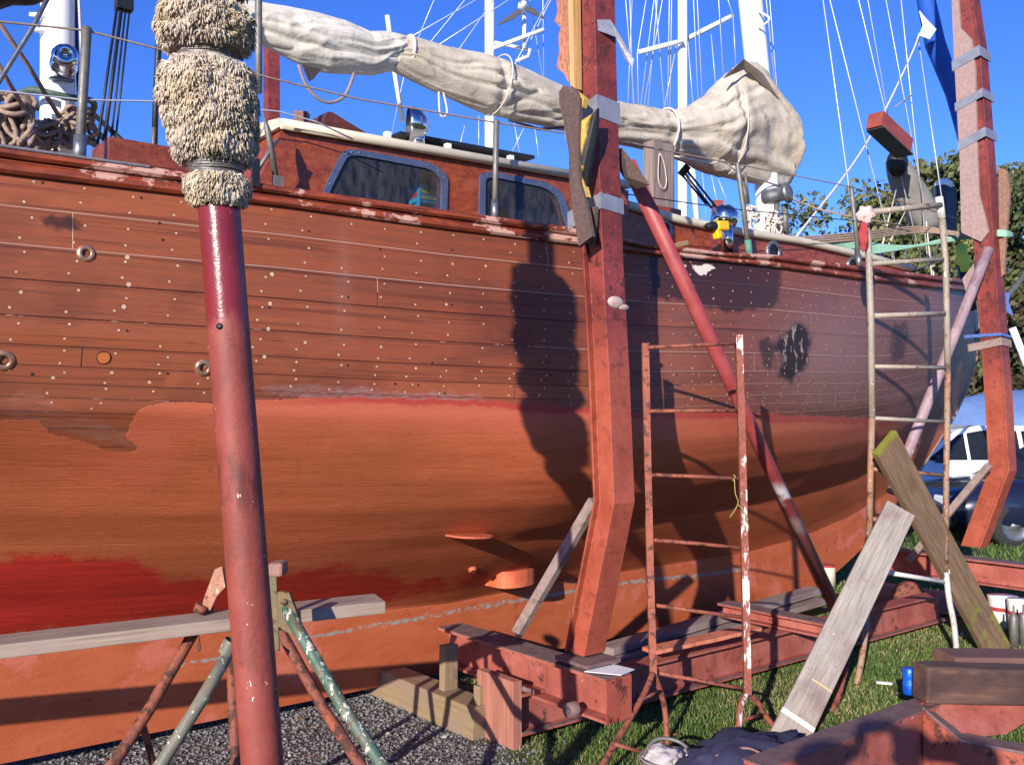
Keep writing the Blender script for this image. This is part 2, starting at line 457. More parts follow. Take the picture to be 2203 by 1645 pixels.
# ---- material of the planking: varnished and stripped boards above, patchy primer below
def hull_material():
    t = NT('planking'); uv = t.tc('UV'); u, v, _ = t.xyz(uv); pos = t.tc('Object')
    vi = t.math('FLOOR', v); fr = t.math('FRACT', v)
    bx = t.math('DIVIDE', t.math('ADD', u, t.math('MULTIPLY', t.white(w=t.math('ADD', vi, 3.7)), 2.9)), 3.3)
    pid = t.white(w=t.math('ADD', t.math('MULTIPLY', vi, 7.31), t.math('FLOOR', bx)))
    pid2 = t.white(w=t.math('ADD', t.math('MULTIPLY', vi, 3.17), t.math('MULTIPLY', t.math('FLOOR', bx), 5.3)))
    gv = t.comb(t.math('ADD', t.math('MULTIPLY', u, .9), t.math('MULTIPLY', pid, 40)), t.math('MULTIPLY', v, 3.2), pid2)
    g1 = t.noise(gv, 2.2, 7, .62, .6); g2 = t.noise(t.map(gv, (2.5, 9, 1)), 4, 5, .65)
    blot = t.noise(t.map(pos, (1, 1, 1.6)), 1.5, 6, .6)
    wood = t.mix(pid, srgb(112,60,43), srgb(170,92,60))
    wood = t.mix(t.math('MULTIPLY', t.step(pid2, .55, .95), .55), wood, srgb(98,52,44))
    wood = t.mix(t.rng(g1, .42, .68, 0, .75), wood, srgb(150,70,36))
    wood = t.mix(t.rng(g1, .46, .28, 0, .75), wood, srgb(88,42,30))
    wood = t.mix(t.math('MULTIPLY', t.step(u, 3.4, 1.2), .42), wood, srgb(168,92,54))
    wood = t.mix(t.rng(g2, .5, .3, 0, .5), wood, srgb(62,31,25))
    wood = t.mix(t.rng(blot, .5, .66, 0, .5), wood, srgb(82,40,32))
    wood = t.mix(t.math('MULTIPLY', t.step(u, 3.4, 6.0), .6), wood, srgb(82,48,45))
    wood = t.mix(t.math('MULTIPLY', t.step(t.noise(t.map(gv, (.35, .8, 1)), 1.6, 5, .6), .55, .68), t.rng(u, 0, 3, .75, .35)), wood, srgb(72,34,27))
    smr = t.noise(t.comb(t.math('MULTIPLY', u, 2.2), t.math('MULTIPLY', v, 5.5), 3.3), 2.6, 5, .62, .3)
    wood = t.mix(t.math('MULTIPLY', t.step(smr, .60, .72), t.rng(v, 2.5, 4, 0, .75)), wood, srgb(70,32,24))
    # seams: caulk shows pale on some, dark on others
    d = t.math('MINIMUM', fr, t.math('SUBTRACT', 1, fr)); below = t.step(t.attr('paint'), -4, 2)
    nz = t.noise(t.comb(t.math('MULTIPLY', u, 3), vi, 0), 3, 4, .6)
    edge = t.math('ROUND', v)
    pale = t.math('GREATER_THAN', t.math('ADD', t.math('ADD', t.white(w=t.math('ADD', edge, .37)), t.math('MULTIPLY', t.step(u, 2.6, 4.6), .6)), t.math('MULTIPLY', nz, .7)), 1.12)
    seam = t.step(t.math('ADD', d, t.math('MULTIPLY', nz, .012)), .030, .014)
    butt = t.math('MULTIPLY', t.math('ABSOLUTE', t.math('SUBTRACT', t.math('FRACT', bx), .5)), 3.3)
    butt = t.step(butt, .0028, .0012)
    seamc = t.mix(pale, srgb(48,24,20), t.mix(nz, srgb(120,72,60), srgb(215,178,160)))
    wood = t.mix(t.math('MAXIMUM', seam, butt), wood, seamc)
    seam2 = t.step(t.math('ABSOLUTE', t.math('SUBTRACT', fr, .08)), .05, 0)
    wood = t.mix(t.math('MULTIPLY', seam2, .35), wood, srgb(60,30,25))
    # zones
    n8 = t.noise(pos, 7, 6, .65); n30 = t.noise(pos, 32, 4, .6); nz80 = t.noise(pos, 85, 3, .6)
    jag = lambda amt: t.math('MULTIPLY', t.math('SUBTRACT', n8, .5), amt)
    jag2 = t.math('MULTIPLY', t.math('SUBTRACT', n30, .5), 14)
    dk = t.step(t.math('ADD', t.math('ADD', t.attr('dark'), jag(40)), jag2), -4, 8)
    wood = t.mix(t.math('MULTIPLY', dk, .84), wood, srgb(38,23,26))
    pt = t.step(t.math('ADD', t.math('ADD', t.attr('putty'), jag(12)), t.math('MULTIPLY', t.math('SUBTRACT', n30, .5), 10)), -1, 2)
    wood = t.mix(pt, wood, srgb(222,206,192))
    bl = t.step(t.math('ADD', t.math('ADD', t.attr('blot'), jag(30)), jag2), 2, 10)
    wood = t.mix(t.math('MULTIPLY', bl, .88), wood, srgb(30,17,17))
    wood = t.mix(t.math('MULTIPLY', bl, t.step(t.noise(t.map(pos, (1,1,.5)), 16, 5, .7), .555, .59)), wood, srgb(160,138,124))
    dust_glare = t.math('MULTIPLY', t.attr('dust_glare'), t.math('SUBTRACT', 1, t.math('MAXIMUM', t.math('MULTIPLY', bl, .92), t.math('MULTIPLY', dk, .6))))
    wood = t.mix(t.math('MULTIPLY', dust_glare, .42), wood, srgb(168,132,128))
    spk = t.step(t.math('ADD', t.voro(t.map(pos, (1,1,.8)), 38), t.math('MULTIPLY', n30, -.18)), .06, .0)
    wood = t.mix(t.math('MULTIPLY', t.math('MULTIPLY', spk, t.step(dust_glare, .12, .6)), .85), wood, srgb(205,190,180))
    sc = t.step(t.math('ADD', t.attr('scrape'), jag(46)), -8, 2)
    scn = t.noise(t.comb(t.math('MULTIPLY', u, 6), t.math('MULTIPLY', v, 16), 0), 2.4, 6, .7, .8)
    wood = t.mix(t.math('MULTIPLY', t.math('MULTIPLY', sc, t.step(scn, .52, .58)), t.rng(u, .9, 2.0, .3, 1)), wood, srgb(150,140,142))
    wood = t.mix(t.math('MULTIPLY', t.math('MULTIPLY', sc, t.step(scn, .46, .40)), t.rng(u, .9, 2.0, 0, 1)), wood, srgb(150,58,52))
    # paint
    streak = t.noise(t.comb(t.math('MULTIPLY', u, 1.3), t.math('MULTIPLY', v, 1.6), 0), 2.2, 7, .62, .5)
    prim = t.mix(t.rng(streak, .30, .70, 0, 1), srgb(162,78,42), srgb(186,96,62))
    prim = t.mix(t.rng(t.noise(pos, 1.1, 5, .6), .42, .64, 0, .6), prim, srgb(148,78,40))
    prim = t.mix(t.rng(streak, .36, .27, 0, .6), prim, srgb(150,52,32))
    prim = t.mix(t.rng(n30, .58, .72, 0, .45), prim, srgb(120,62,34))
    pd = t.math('ADD', t.math('ADD', t.attr('paint'), jag(20)), jag2)
    band = t.math('MULTIPLY', t.step(pd, 95, 30), t.step(u, .9, 1.6))
    prim = t.mix(t.math('MULTIPLY', band, .75), prim, srgb(194,98,70))
    redge = t.math('MULTIPLY', t.math('MULTIPLY', t.step(t.math('ADD', pd, t.math('MULTIPLY', t.noise(pos, 2.6, 4, .6), -26)), 6, -4), .8), t.step(u, 1.5, 2.2))
    prim = t.mix(redge, prim, srgb(166,50,44))
    kz = t.step(t.attr('keel'), -.05, .02)
    kcol = t.mix(t.rng(streak, .3, .7, 0, 1), srgb(164,80,44), srgb(182,96,62)); kcol = t.mix(t.step(t.noise(pos, 3.2, 6, .65), .56, .64), kcol, srgb(188,104,84)); kcol = t.mix(t.math('MULTIPLY', t.step(n8, .60, .66), .6), kcol, srgb(150,58,36))
    prim = t.mix(kz, prim, kcol)
    rd = t.step(t.math('ADD', t.math('ADD', t.attr('red'), jag(95)), jag2), -16, 12)
    prim = t.mix(t.math('MULTIPLY', rd, .93), prim, t.mix(t.rng(streak, .35, .65, 0, 1), srgb(150,28,20), srgb(178,38,26)))
    flk = t.step(t.noise(pos, 21, 5, .7), .715, .74)
    prim = t.mix(t.math('MULTIPLY', flk, .8), prim, srgb(140,116,104))
    ck = t.step(t.math('ADD', t.attr('crack'), t.math('MULTIPLY', t.math('SUBTRACT', n30, .5), -16)), 5.0, 2.0)
    prim = t.mix(ck, prim, t.mix(n30, srgb(96,84,78), srgb(172,160,152)))
    prim = t.mix(t.math('MULTIPLY', dust_glare, .55), prim, srgb(186,140,128))  # pale glare band on the bottom, painted into the primer colour
    pm = t.step(pd, -2, 2)
    col = t.mix(pm, wood, prim)
    hgt = t.math('ADD', t.math('MULTIPLY', g2, .25), t.math('MULTIPLY', t.math('MAXIMUM', seam, butt), -1.2))
    rip = t.noise(t.comb(t.math('MULTIPLY', u, 5), t.math('MULTIPLY', v, 7), 0), 2.4, 7, .68, .3)
    ph = t.math('ADD', t.math('ADD', t.math('MULTIPLY', rip, 1.0), t.math('MULTIPLY', nz80, .35)), t.math('MULTIPLY', seam, -.35))
    hm = t.n('ShaderNodeMix', data_type='FLOAT'); t.put(hm.inputs[0], pm); t.put(hm.inputs[2], hgt); t.put(hm.inputs[3], ph)
    return t.out(col, t.mix(pm, (.5,.5,.5,1), (.62,.62,.62,1)), 0, hm.outputs[0], .55, .006, .35)
MAT_HULL = hull_material()
M_plug = M_plain('plug_wood', srgb(208,168,132), .75, 0, .25, 60)
M_hole = M_plain('plug_ring', srgb(58,30,22), .8, 0, .3, 60)
M_filler = M_plain('filler', srgb(206,166,140), .8, 0, .2, 80)
M_orangep = M_plain('plug_orange', srgb(196,108,48), .6, 0, .2, 60)

BOAT = thing('sailing_ketch', W(3, NC, 0), 'old wooden ketch, stripped plank topsides over patchy orange primer, standing in a steel cradle', 'sailing boat')
Lb = BOAT.location
me = bpy.data.meshes.new('hull'); me.from_pydata([tuple(p - Lb) for p in hv], [], hf)
for m_ in (MAT_HULL, M_plug, M_hole, M_filler, M_orangep): me.materials.append(m_)
mi = [0]*len(hf)
for f, m_ in PLUGS: mi[f] = m_
me.polygons.foreach_set('material_index', mi); me.polygons.foreach_set('use_smooth', [i < near_faces for i in range(len(hf))])
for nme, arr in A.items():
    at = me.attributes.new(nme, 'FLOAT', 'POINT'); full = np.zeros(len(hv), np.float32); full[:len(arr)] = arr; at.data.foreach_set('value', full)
ul = me.uv_layers.new(name='UVMap'); li = np.empty(len(me.loops), np.int32); me.loops.foreach_get('vertex_index', li)
ul.data.foreach_set('uv', np.array(uvs, np.float32)[li].ravel())
bm = bmesh.new(); bm.from_mesh(me); bmesh.ops.recalc_face_normals(bm, faces=[f for f in bm.faces if f.index < near_faces]); bm.to_mesh(me); bm.free()
me.update(); HULL = bpy.data.objects.new('hull', me); COL.objects.link(HULL); HULL.parent = BOAT
# ================================================================== ground
def ground_material():
    t = NT('yard_ground'); p = t.tc('Object'); x, y, z = t.xyz(p)
    n = t.noise(p, 1.6, 6, .62); n2 = t.noise(p, 9, 5, .6); n3 = t.noise(p, 60, 4, .6)
    # gravel hard standing lies left of a line, turf right of it
    d = t.math('ADD', t.math('SUBTRACT', x, t.math('MULTIPLY', y, -.12)), t.math('MULTIPLY', t.math('SUBTRACT', n, .5), .7))
    g = t.step(d, .42, .62)
    grav = t.ramp(t.voro(p, 75, 'F1', 'Color'), [(0, (.09,.085,.085,1)), (1, (.30,.28,.27,1))])
    grav = t.mix(t.step(t.voro(p, 75), .35, .65), grav, (.03,.028,.028,1))
    grav = t.mix(t.rng(n2, .5, .7, 0, .6), grav, (.2,.16,.11,1))
    grs = t.mix(t.rng(n2, .35, .65, 0, 1), (.06,.10,.026,1), (.12,.155,.048,1))
    grs = t.mix(t.rng(n, .5, .68, 0, .8), grs, (.18,.16,.07,1)); grs = t.mix(t.rng(n3, .4, .7, 0, .5), grs, (.02,.03,.01,1))
    return t.out(t.mix(g, grav, grs), .95, 0, t.math('ADD', n3, t.math('MULTIPLY', n2, .6)), .8, .03, .2)
g = MB(); rng = [-400,-60,-20,-8,-4,-2,0,2,4,6,8,12,20,60,400]
vs = [(x, y+4, 0) for y in rng for x in rng]; k = len(rng)
g.add(vs, [(j*k+i, j*k+i+1, (j+1)*k+i+1, (j+1)*k+i) for j in range(k-1) for i in range(k-1)], 0, True)
g.build('ground', ground_material(), kind='structure')

def in_grass(x, y):
    return x + .12*y > .5 + .22*math.sin(3.1*y) + .12*math.sin(7.3*x+2*y) + random.gauss(0, .09)
M_gr = [NT('grass_blade'), NT('stone')]
t = M_gr[0]; c = t.mix(t.attr('rnd'), (.055,.115,.020,1), (.14,.20,.05,1)); c = t.mix(t.step(t.attr('rnd'), .86, .93), c, (.32,.26,.12,1))
M_grass = t.out(c, .6, 0, spec=.25); 
t = M_gr[1]; c = t.ramp(t.attr('rnd'), [(0,(.12,.116,.115,1)),(.6,(.20,.19,.185,1)),(.95,(.27,.25,.24,1)),(1,(.40,.38,.36,1))]); M_stone = t.out(c, .85, 0, t.noise(t.tc(), 200, 3), .3, .003)
def mass(name, V, F, rnd, mat, label, cat):
    me = bpy.data.meshes.new(name); me.from_pydata(V, [], F); me.materials.append(mat)
    a = me.attributes.new('rnd', 'FLOAT', 'POINT'); a.data.foreach_set('value', np.array(rnd, np.float32)); me.update()
    o = bpy.data.objects.new(name, me); COL.objects.link(o); tag(o, label, cat, None, 'stuff'); return o
V = []; F = []; Q = []
def blade(x, y, h, w, r):
    a = random.uniform(0, 6.28); dx, dy = math.cos(a), math.sin(a); b = random.uniform(0, 6.28); l = h*random.uniform(.25, .9)
    lx, ly = math.cos(b)*l, math.sin(b)*l; o = len(V)
    V.extend([(x-dx*w, y-dy*w, 0), (x+dx*w, y+dy*w, 0), (x+dx*w*.8+lx*.4, y+dy*w*.8+ly*.4, h*.6), (x-dx*w*.8+lx*.4, y-dy*w*.8+ly*.4, h*.6), (x+lx, y+ly, h*.92)])
    F.extend([(o, o+1, o+2, o+3), (o+3, o+2, o+4)]); Q.extend([r]*5)
cnt = 0
while cnt < 150000:
    y = 3.6 + 5.2*random.random()**1.35; x = random.uniform(-.4, 6.2)
    q = proj((x, y, 0))
    if q[0] < 900 or q[0] > 2700 or not in_grass(x, y): cnt += 1; continue
    dry = .5 + .5*math.sin(2.3*x+1)*math.sin(1.9*y+.5)
    r = min(.8, max(0, random.gauss(.4, .2))); 
    if random.random() < .09 + .75*max(0, dry-.5) + (.5 if x + .12*y < .75 else 0)*.7: r = random.uniform(.9, 1)
    blade(x, y, random.uniform(.016, .042), random.uniform(.0014, .0026), r); cnt += 1
for _ in range(20000):       # turf further off between the cradle and the cars
    y = 8.6 + 8*random.random(); x = random.uniform(2.5, 11.5)
    blade(x, y, random.uniform(.03, .07), .006, min(.85, max(0, random.gauss(.5, .2))))
mass('grass', V, F, Q, M_grass, 'short green grass with dry tufts growing round the cradle', 'grass')
V = []; F = []; Q = []
cnt = 0
while cnt < 15000:
    y = 3.7 + 2.2*random.random(); x = random.uniform(-2.2, .9); cnt += 1
    if random.random() < .9 and in_grass(x, y): continue
    r = random.uniform(.004, .0105); o = len(V); a = random.uniform(0, 6.28); ca, sa = math.cos(a), math.sin(a)
    sx, sy, sz = r*random.uniform(.8, 1.5), r*random.uniform(.7, 1.1), r*random.uniform(.5, .95); zz = sz*random.uniform(.1, .7)
    for px, py, pz in [(1,.1,0),(.1,1,.2),(-1,0,.1),(0,-1,-.1),(.35,.35,.9),(-.4,-.3,.75),(0,0,-1)]:
        px *= random.uniform(.8, 1.15)
        V.append((x + (px*sx*ca - py*sy*sa), y + (px*sx*sa + py*sy*ca), zz + pz*sz))
    F.extend([(o+q[0], o+q[1], o+q[2]) for q in [(0,1,4),(1,2,5),(1,5,4),(2,3,5),(3,0,4),(3,4,5),(0,6,1),(1,6,2),(2,6,3),(3,6,0)]])
    Q.extend([min(1, abs(random.gauss(.42, .25)))]*7)
mass('gravel', V, F, Q, M_stone, 'loose grey gravel spread under the keel', 'gravel')

V = []; F = []; Q = []
for _ in range(420):         # shavings, leaves and flakes of paint dropped round the hull
    y = 3.8 + 4.2*random.random(); x = random.uniform(-1.2, 3.6); a = random.uniform(0, 6.28); r = random.uniform(.006, .02); w = r*random.uniform(.3, .8); o = len(V); z = .012 if not in_grass(x, y) else random.uniform(.015, .035)
    ca, sa = math.cos(a), math.sin(a)
    for px, py, pz in ((-r,-w,0),(0,-w*1.1,.3*r),(r,-w*.8,0),(r,w*.8,.1*r),(0,w,.4*r),(-r,w,0)): V.append((x+px*ca-py*sa, y+px*sa+py*ca, z+pz))
    F.append((o,o+1,o+4,o+5)); F.append((o+1,o+2,o+3,o+4)); Q += [random.random()]*6
t = NT('litter'); M_lit = t.out(t.ramp(t.attr('rnd'), [(0,(.10,.06,.03,1)),(.4,(.32,.22,.12,1)),(.7,(.45,.16,.09,1)),(1,(.6,.57,.52,1))]), .85)
mass('litter', V, F, Q, M_lit, 'wood shavings, dead leaves and paint flakes scattered on the ground', 'litter')
# ================================================================== the ketch: rail, cabin, spars, rigging
from mathutils.geometry import tessellate_polygon
from mathutils import noise as mnoise
M_varn = M_wood('varnished_rail', srgb(110,48,30), srgb(158,76,44), srgb(190,140,122), 1.2, .42, 0, .4, .72)
def rail_mat():
    t = NT('weathered_rail'); uv = t.tc('UV'); o = t.tc(); u, v, _ = t.xyz(o)
    g = t.noise(t.map(o, (3, 3, 24)), 2.2, 6, .65, .5); b = t.noise(t.map(o, (1,1,2.2)), 2.6, 6, .66); f = t.noise(o, 30, 5, .65)
    c = t.mix(t.rng(g, .35, .65, 0, 1), srgb(98,40,26), srgb(160,72,40)); c = t.mix(t.step(b, .40, .33), c, srgb(196,96,50))
    c = t.mix(t.step(t.math('ADD', b, t.math('MULTIPLY', f, .22)), .67, .71), c, srgb(205,158,142))
    c = t.mix(t.step(t.noise(t.map(o, (1,1,3)), 9, 5, .7), .66, .69), c, srgb(70,38,32))
    return t.out(c, t.rng(b, .3, .7, .35, .75), 0, t.math('ADD', g, f), .5, .005)
M_rail = rail_mat()
M_cabin = M_wood('cabin_varnish', srgb(112,46,27), srgb(176,84,42), srgb(150,80,56), .8, .38, 0, .25, .62)
M_cream = M_plain('cream_paint', srgb(208,196,172), .45, 0, .1, 9, .15)
M_white = M_plain('white_paint', srgb(238,238,236), .35, 0, .05, 5, .08)
M_deck = M_plain('deck_paint', srgb(150,140,128), .8, 0, .2, 9)
M_blueframe = M_plain('window_frame_metal', srgb(92,102,132), .45, .35, .25, 25, .2)
M_steel = M_plain('polished_steel', (.62,.63,.66,1), .1, 1, .1, 8, .03)
M_dullsteel = M_plain('dull_steel', srgb(138,140,142), .42, .75, .25, 18, .15)
M_galv = M_plain('galvanised_pipe', srgb(126,122,114), .55, .45, .3, 22, .2)
M_black = M_plain('black_gear', (.012,.013,.016,1), .5, 0, .2, 30, .2)
M_rope = M_plain('old_rope', srgb(168,142,124), .9, 0, .35, 55, .8)
M_ropew = M_plain('pale_line', srgb(214,200,188), .85, 0, .2, 60, .4)
M_ropeg = M_plain('green_rope', srgb(150,196,170), .85, 0, .25, 60, .6)
M_wire = M_plain('rigging_wire', srgb(196,200,206), .4, .3, .1, 40, .1)
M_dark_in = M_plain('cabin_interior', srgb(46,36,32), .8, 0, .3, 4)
def glass():
    t = NT('window_glass'); o = t.tc(); b = t.bsdf
    tr = t.n('ShaderNodeBsdfTransparent'); tr.inputs[0].default_value = (.66,.70,.72,1)
    gl = t.n('ShaderNodeBsdfGlossy'); gl.inputs['Roughness'].default_value = .04
    df = t.n('ShaderNodeBsdfDiffuse'); df.inputs[0].default_value = srgb(120,116,112)
    lw = t.n('ShaderNodeLayerWeight'); lw.inputs[0].default_value = .5; frv = t.math('ADD', .05, t.math('MULTIPLY', t.math('POWER', lw.outputs['Facing'], 4.0), .7))
    m1 = t.n('ShaderNodeMixShader'); m2 = t.n('ShaderNodeMixShader')
    t.L.new(frv, m1.inputs[0]); t.L.new(tr.outputs[0], m1.inputs[1]); t.L.new(gl.outputs[0], m1.inputs[2])
    dirt = t.math('MULTIPLY', t.rng(t.noise(t.map(o, (6,6,2)), 5, 6, .65), .35, .75, .03, .32), 1)
    t.L.new(dirt, m2.inputs[0]); t.L.new(m1.outputs[0], m2.inputs[1]); t.L.new(df.outputs[0], m2.inputs[2])
    t.L.new(m2.outputs[0], t.N['Material Output'].inputs[0]); return t.mat
M_glass = glass()

C_RAIL = curve([(0,318),(200,346),(330,364),(540,395),(890,445),(1207,488),(1394,526),(1560,545),(1660,549),(1868,576),(2000,592),(2078,602)])
def rail_pt(s): return hull(0, s)
def outn(s):
    n = hull_n(0, s); n.z = 0; return n.normalized()
SB = s_end(0) - .02
st = [lerp(S0, SB, i/150) for i in range(151)]
def sweep(name, lo, hi, p_out, p_in, mat, s_list=st, extra=None, parent=BOAT):
    """a moulding along the sheer between fractions lo..hi of the rail height"""
    m = MB(); rings = []
    for s in s_list:
        b = rail_pt(s); o = outn(s); zt = zc(C_RAIL, s, b.dot(NV)); h = max(.03, zt - b.z)
        z0, z1 = b.z + h*lo, b.z + h*hi; r = min(.012, (z1-z0)*.3)
        q = lambda off, z: Vector((b.x + o.x*off, b.y + o.y*off, z))
        rings.append([q(-p_in, z0), q(p_out - r, z0), q(p_out, z0 + r), q(p_out, z1 - r), q(p_out - r, z1), q(-p_in, z1)])
    m.loft(rings, 0, False, True, True)
    return m.build(name, mat, parent)
sweep('rubbing_strake', -.06, .40, .030, .05, M_rail)
sweep('bulwark', .40, .58, .010, .05, M_rail)
sweep('cap_rail', .58, 1.0, .034, .12, M_rail)
sweep('rail_capping', .9, 1.03, .040, .02, M_plain('lead_strip', srgb(140,134,138), .55, .2, .3, 14, .3), [lerp(-1.2, PN(340,360,-3.68).dot(DV), i/20) for i in range(21)])
m = MB(); rg = []
for s in st[::3]:
    b = rail_pt(s) - outn(s)*.06; a = mirror(b); z = b.z - .1; rg.append([Vector((b.x, b.y, z)), Vector(((a.x+b.x)/2, (a.y+b.y)/2, z + .06)), Vector((a.x, a.y, z))])
m.loft(rg, 0, True, False); m.build('deck', M_deck, BOAT)
m = MB(); rg = []
for s in st[::3]:
    b = mirror(rail_pt(s)); o = -mirror(outn(s) + W(0, 0, 0)); o = outn(s); o = o - NV*2*o.dot(NV); zt = zc(C_RAIL, s, -3.7)
    rg.append([Vector((b.x+o.x*k, b.y+o.y*k, z)) for k, z in ((-.1, b.z-.1), (.03, b.z-.02), (.03, zt), (-.1, zt))])
m.loft(rg, 0, False, True, True); m.build('bulwark', M_rail, BOAT)

# ---- deckhouse with its windows
NCAB = -3.93; NFAR = 2*NC - NCAB
pc = lambda px, py, n=NCAB: PN(px, py, n)
def wall_with_holes(name, outer, holes, mat, thick=.035, parent=BOAT):
    m = MB(); loops = [[pc(*q) for q in outer]] + [[pc(*q) for q in h] for h in holes]
    tris = tessellate_polygon(loops); flat = [p for l in loops for p in l]; off = -NV*thick; k = len(flat)
    vs = flat + [p + off for p in flat]; fs = [tuple(t_) for t_ in tris] + [tuple(i + k for i in reversed(t_)) for t_ in tris]; b = 0
    for l in loops:
        n = len(l); fs += [(b+i, b+(i+1) % n, k+b+(i+1) % n, k+b+i) for i in range(n)]; b += n
    m.add(vs, fs); return m.build(name, mat, parent)
def roundpoly(pts, r=14, k=4):
    out = []; n = len(pts)
    for i in range(n):
        a, b, c = Vector(pts[i-1]), Vector(pts[i]), Vector(pts[(i+1) % n]); ra = min(r, (a-b).length*.45, (c-b).length*.45)
        p, q = b + (a-b).normalized()*ra, b + (c-b).normalized()*ra
        for j in range(k+1):
            t_ = j/k; out.append(tuple((1-t_)**2*p + 2*t_*(1-t_)*b + t_*t_*q))
    return out
W1o = roundpoly([(690,470),(692,412),(737,323),(765,322),(930,352),(962,378),(958,490)], 20); W1i = roundpoly([(705,470),(706,414),(745,337),(766,335),(922,364),(949,386),(945,490)], 16)
W2o = roundpoly([(1028,520),(1030,372),(1060,370),(1180,394),(1212,420),(1243,530)], 20); W2i = roundpoly([(1041,520),(1042,385),(1060,382),(1172,405),(1200,428),(1228,530)], 16)
CH = MB()
a0, a1, a2, a3 = pc(538,455), pc(612,272), pc(1352,400), pc(1352,560)
wall_with_holes('cabin_side', [(538,500),(538,425),(612,272),(1352,410),(1352,600)], [W1i, W2i], M_cabin)
def across(p, n): return p + NV*(n - p.dot(NV))
m = MB(); rr = []
for p in (a1 + DV*-.03, a2 + DV*.02):
    f = across(p, NFAR); rr.append([p + NV*.01 + Vector((0,0,-.01)), p + NV*.01 + Vector((0,0,.03))] + [p.lerp(f, k/8) + Vector((0,0,.03 + .09*math.sin(math.pi*k/8))) for k in range(1, 8)] + [f + Vector((0,0,.03)), f - Vector((0,0,.01))])
m.loft(rr, 0, False, True, True); ROOF = m.build('cabin_roof', M_cream, BOAT)
m = MB(); f0, f1, f2, f3 = [across(p, NFAR) for p in (pc(538,470), a1, a2, pc(1352,600))]
m.hexa([f0, f3, f2, f1], [p - NV*.03 for p in (f0, f3, f2, f1)])
e0, e1 = pc(538,470) - NV*.036, a1 - NV*.036
m.hexa([e0, e1, f1 + NV*.003, f0 + NV*.003], [p + DV*.03 for p in (e0, e1, f1 + NV*.003, f0 + NV*.003)])
e2, e3 = a2 - NV*.036, pc(1352,600) - NV*.036
m.hexa([e2, e3, f3 + NV*.003, f2 + NV*.003], [p - DV*.03 for p in (e2, e3, f3 + NV*.003, f2 + NV*.003)])
m.build('cabin_bulkhead', [M_cabin], BOAT)
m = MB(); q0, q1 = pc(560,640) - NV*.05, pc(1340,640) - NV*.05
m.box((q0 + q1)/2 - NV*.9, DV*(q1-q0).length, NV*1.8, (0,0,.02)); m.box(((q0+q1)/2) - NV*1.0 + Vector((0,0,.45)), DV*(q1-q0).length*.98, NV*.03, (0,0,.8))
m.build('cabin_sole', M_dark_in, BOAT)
m = MB(); m.tube([pc(606,266,NCAB+.025), pc(900,318,NCAB+.025), pc(1352,397,NCAB+.025)], .024, 10); m.build('roof_edge', M_cream, BOAT)
def window(outer, inner):
    m = MB(); A_ = [pc(*q) + NV*.012 for q in outer]; B_ = [pc(*q) + NV*.012 for q in inner]; n = len(A_)
    A2 = [p - NV*.010 for p in A_]; B2 = [p - NV*.03 for p in B_]
    m.add(A_ + B_ + A2 + B2, [(i, (i+1) % n, n+(i+1) % n, n+i) for i in range(n)] + [(i, (i+1) % n, 2*n+(i+1) % n, 2*n+i) for i in range(n)] + [(n+i, n+(i+1) % n, 3*n+(i+1) % n, 3*n+i) for i in range(n)])
    for i in range(0, n, 3):
        c = (A_[i] + B_[i])/2; m.lathe(c + NV*.0005, NV, [(.0045, 0), (.004, .002), (0, .003)], 8, 1)
    w = m.build('window', [M_blueframe, M_dullsteel], BOAT)
    g = MB(); P = [p - NV*.012 for p in B_]; k = len(P); g.add(P, [tuple(range(k))]); g.build('pane', M_glass, w)
    return w
window(W1o, W1i); window(W2o, W2i)
M_curtain = M_plain('curtain', srgb(22,23,30), .9, 0, .4, 12)
m = MB(); c0, c1 = pc(1046,380,NCAB-.16), pc(1236,412,NCAB-.16); vs = []
for i in range(41):
    p = c0.lerp(c1, i/40) + NV*.018*math.sin(i*1.3) ; vs.append([p, p - Vector((0,0,.42))])
m.loft(vs, 0, True, False); m.build('curtain', M_curtain, BOAT)
# carton standing inside the window
bx = thing('carton', pc(915,470,NCAB-.16), 'small bright blue carton standing inside the larger cabin window', 'box')
M_carton = M_plain('carton_blue', srgb(40,170,226), .5, 0, .08, 20); M_cdk = M_plain('carton_print', srgb(30,70,90), .6, 0, .3, 40); M_cyel = M_plain('carton_yellow', srgb(214,226,110), .6, 0, .1, 20); M_cred = M_plain('carton_red', srgb(200,50,50), .6, 0, .1, 20)
m = MB(); A0, A1, A2_ = pc(880,408,NCAB-.2), pc(903,397,NCAB-.1), pc(942,404,NCAB-.16); dz = Vector((0,0,-.2))
B0 = A0 + (A2_ - A1)
m.hexa([A0+dz, A1+dz, A2_+dz, B0+dz], [A0, A1, A2_, B0], 0)
def patch(a, b, y0, y1, x0, x1, mi):
    o = (b-a).cross(Vector((0,0,1))).normalized()*.0015; o = o if o.dot(-ray(910,420)) > 0 else -o
    m.add([a.lerp(b, x)+Vector((0,0,-.2*y))+o for x, y in ((x0,y0),(x1,y0),(x1,y1),(x0,y1))], [(0,1,2,3)], mi)
patch(A1, A2_, .1, .2, .02, .98, 2); patch(A1, A2_, .28, .34, .02, .98, 2); patch(A1, A2_, .45, .66, .05, .95, 1); patch(A0, A1, .15, .28, .2, .8, 3); patch(A0, A1, .4, .45, .15, .7, 1); patch(A0, A1, .55, .6, .15, .8, 1)
m.build('carton_body', [M_carton, M_cdk, M_cyel, M_cred], bx)

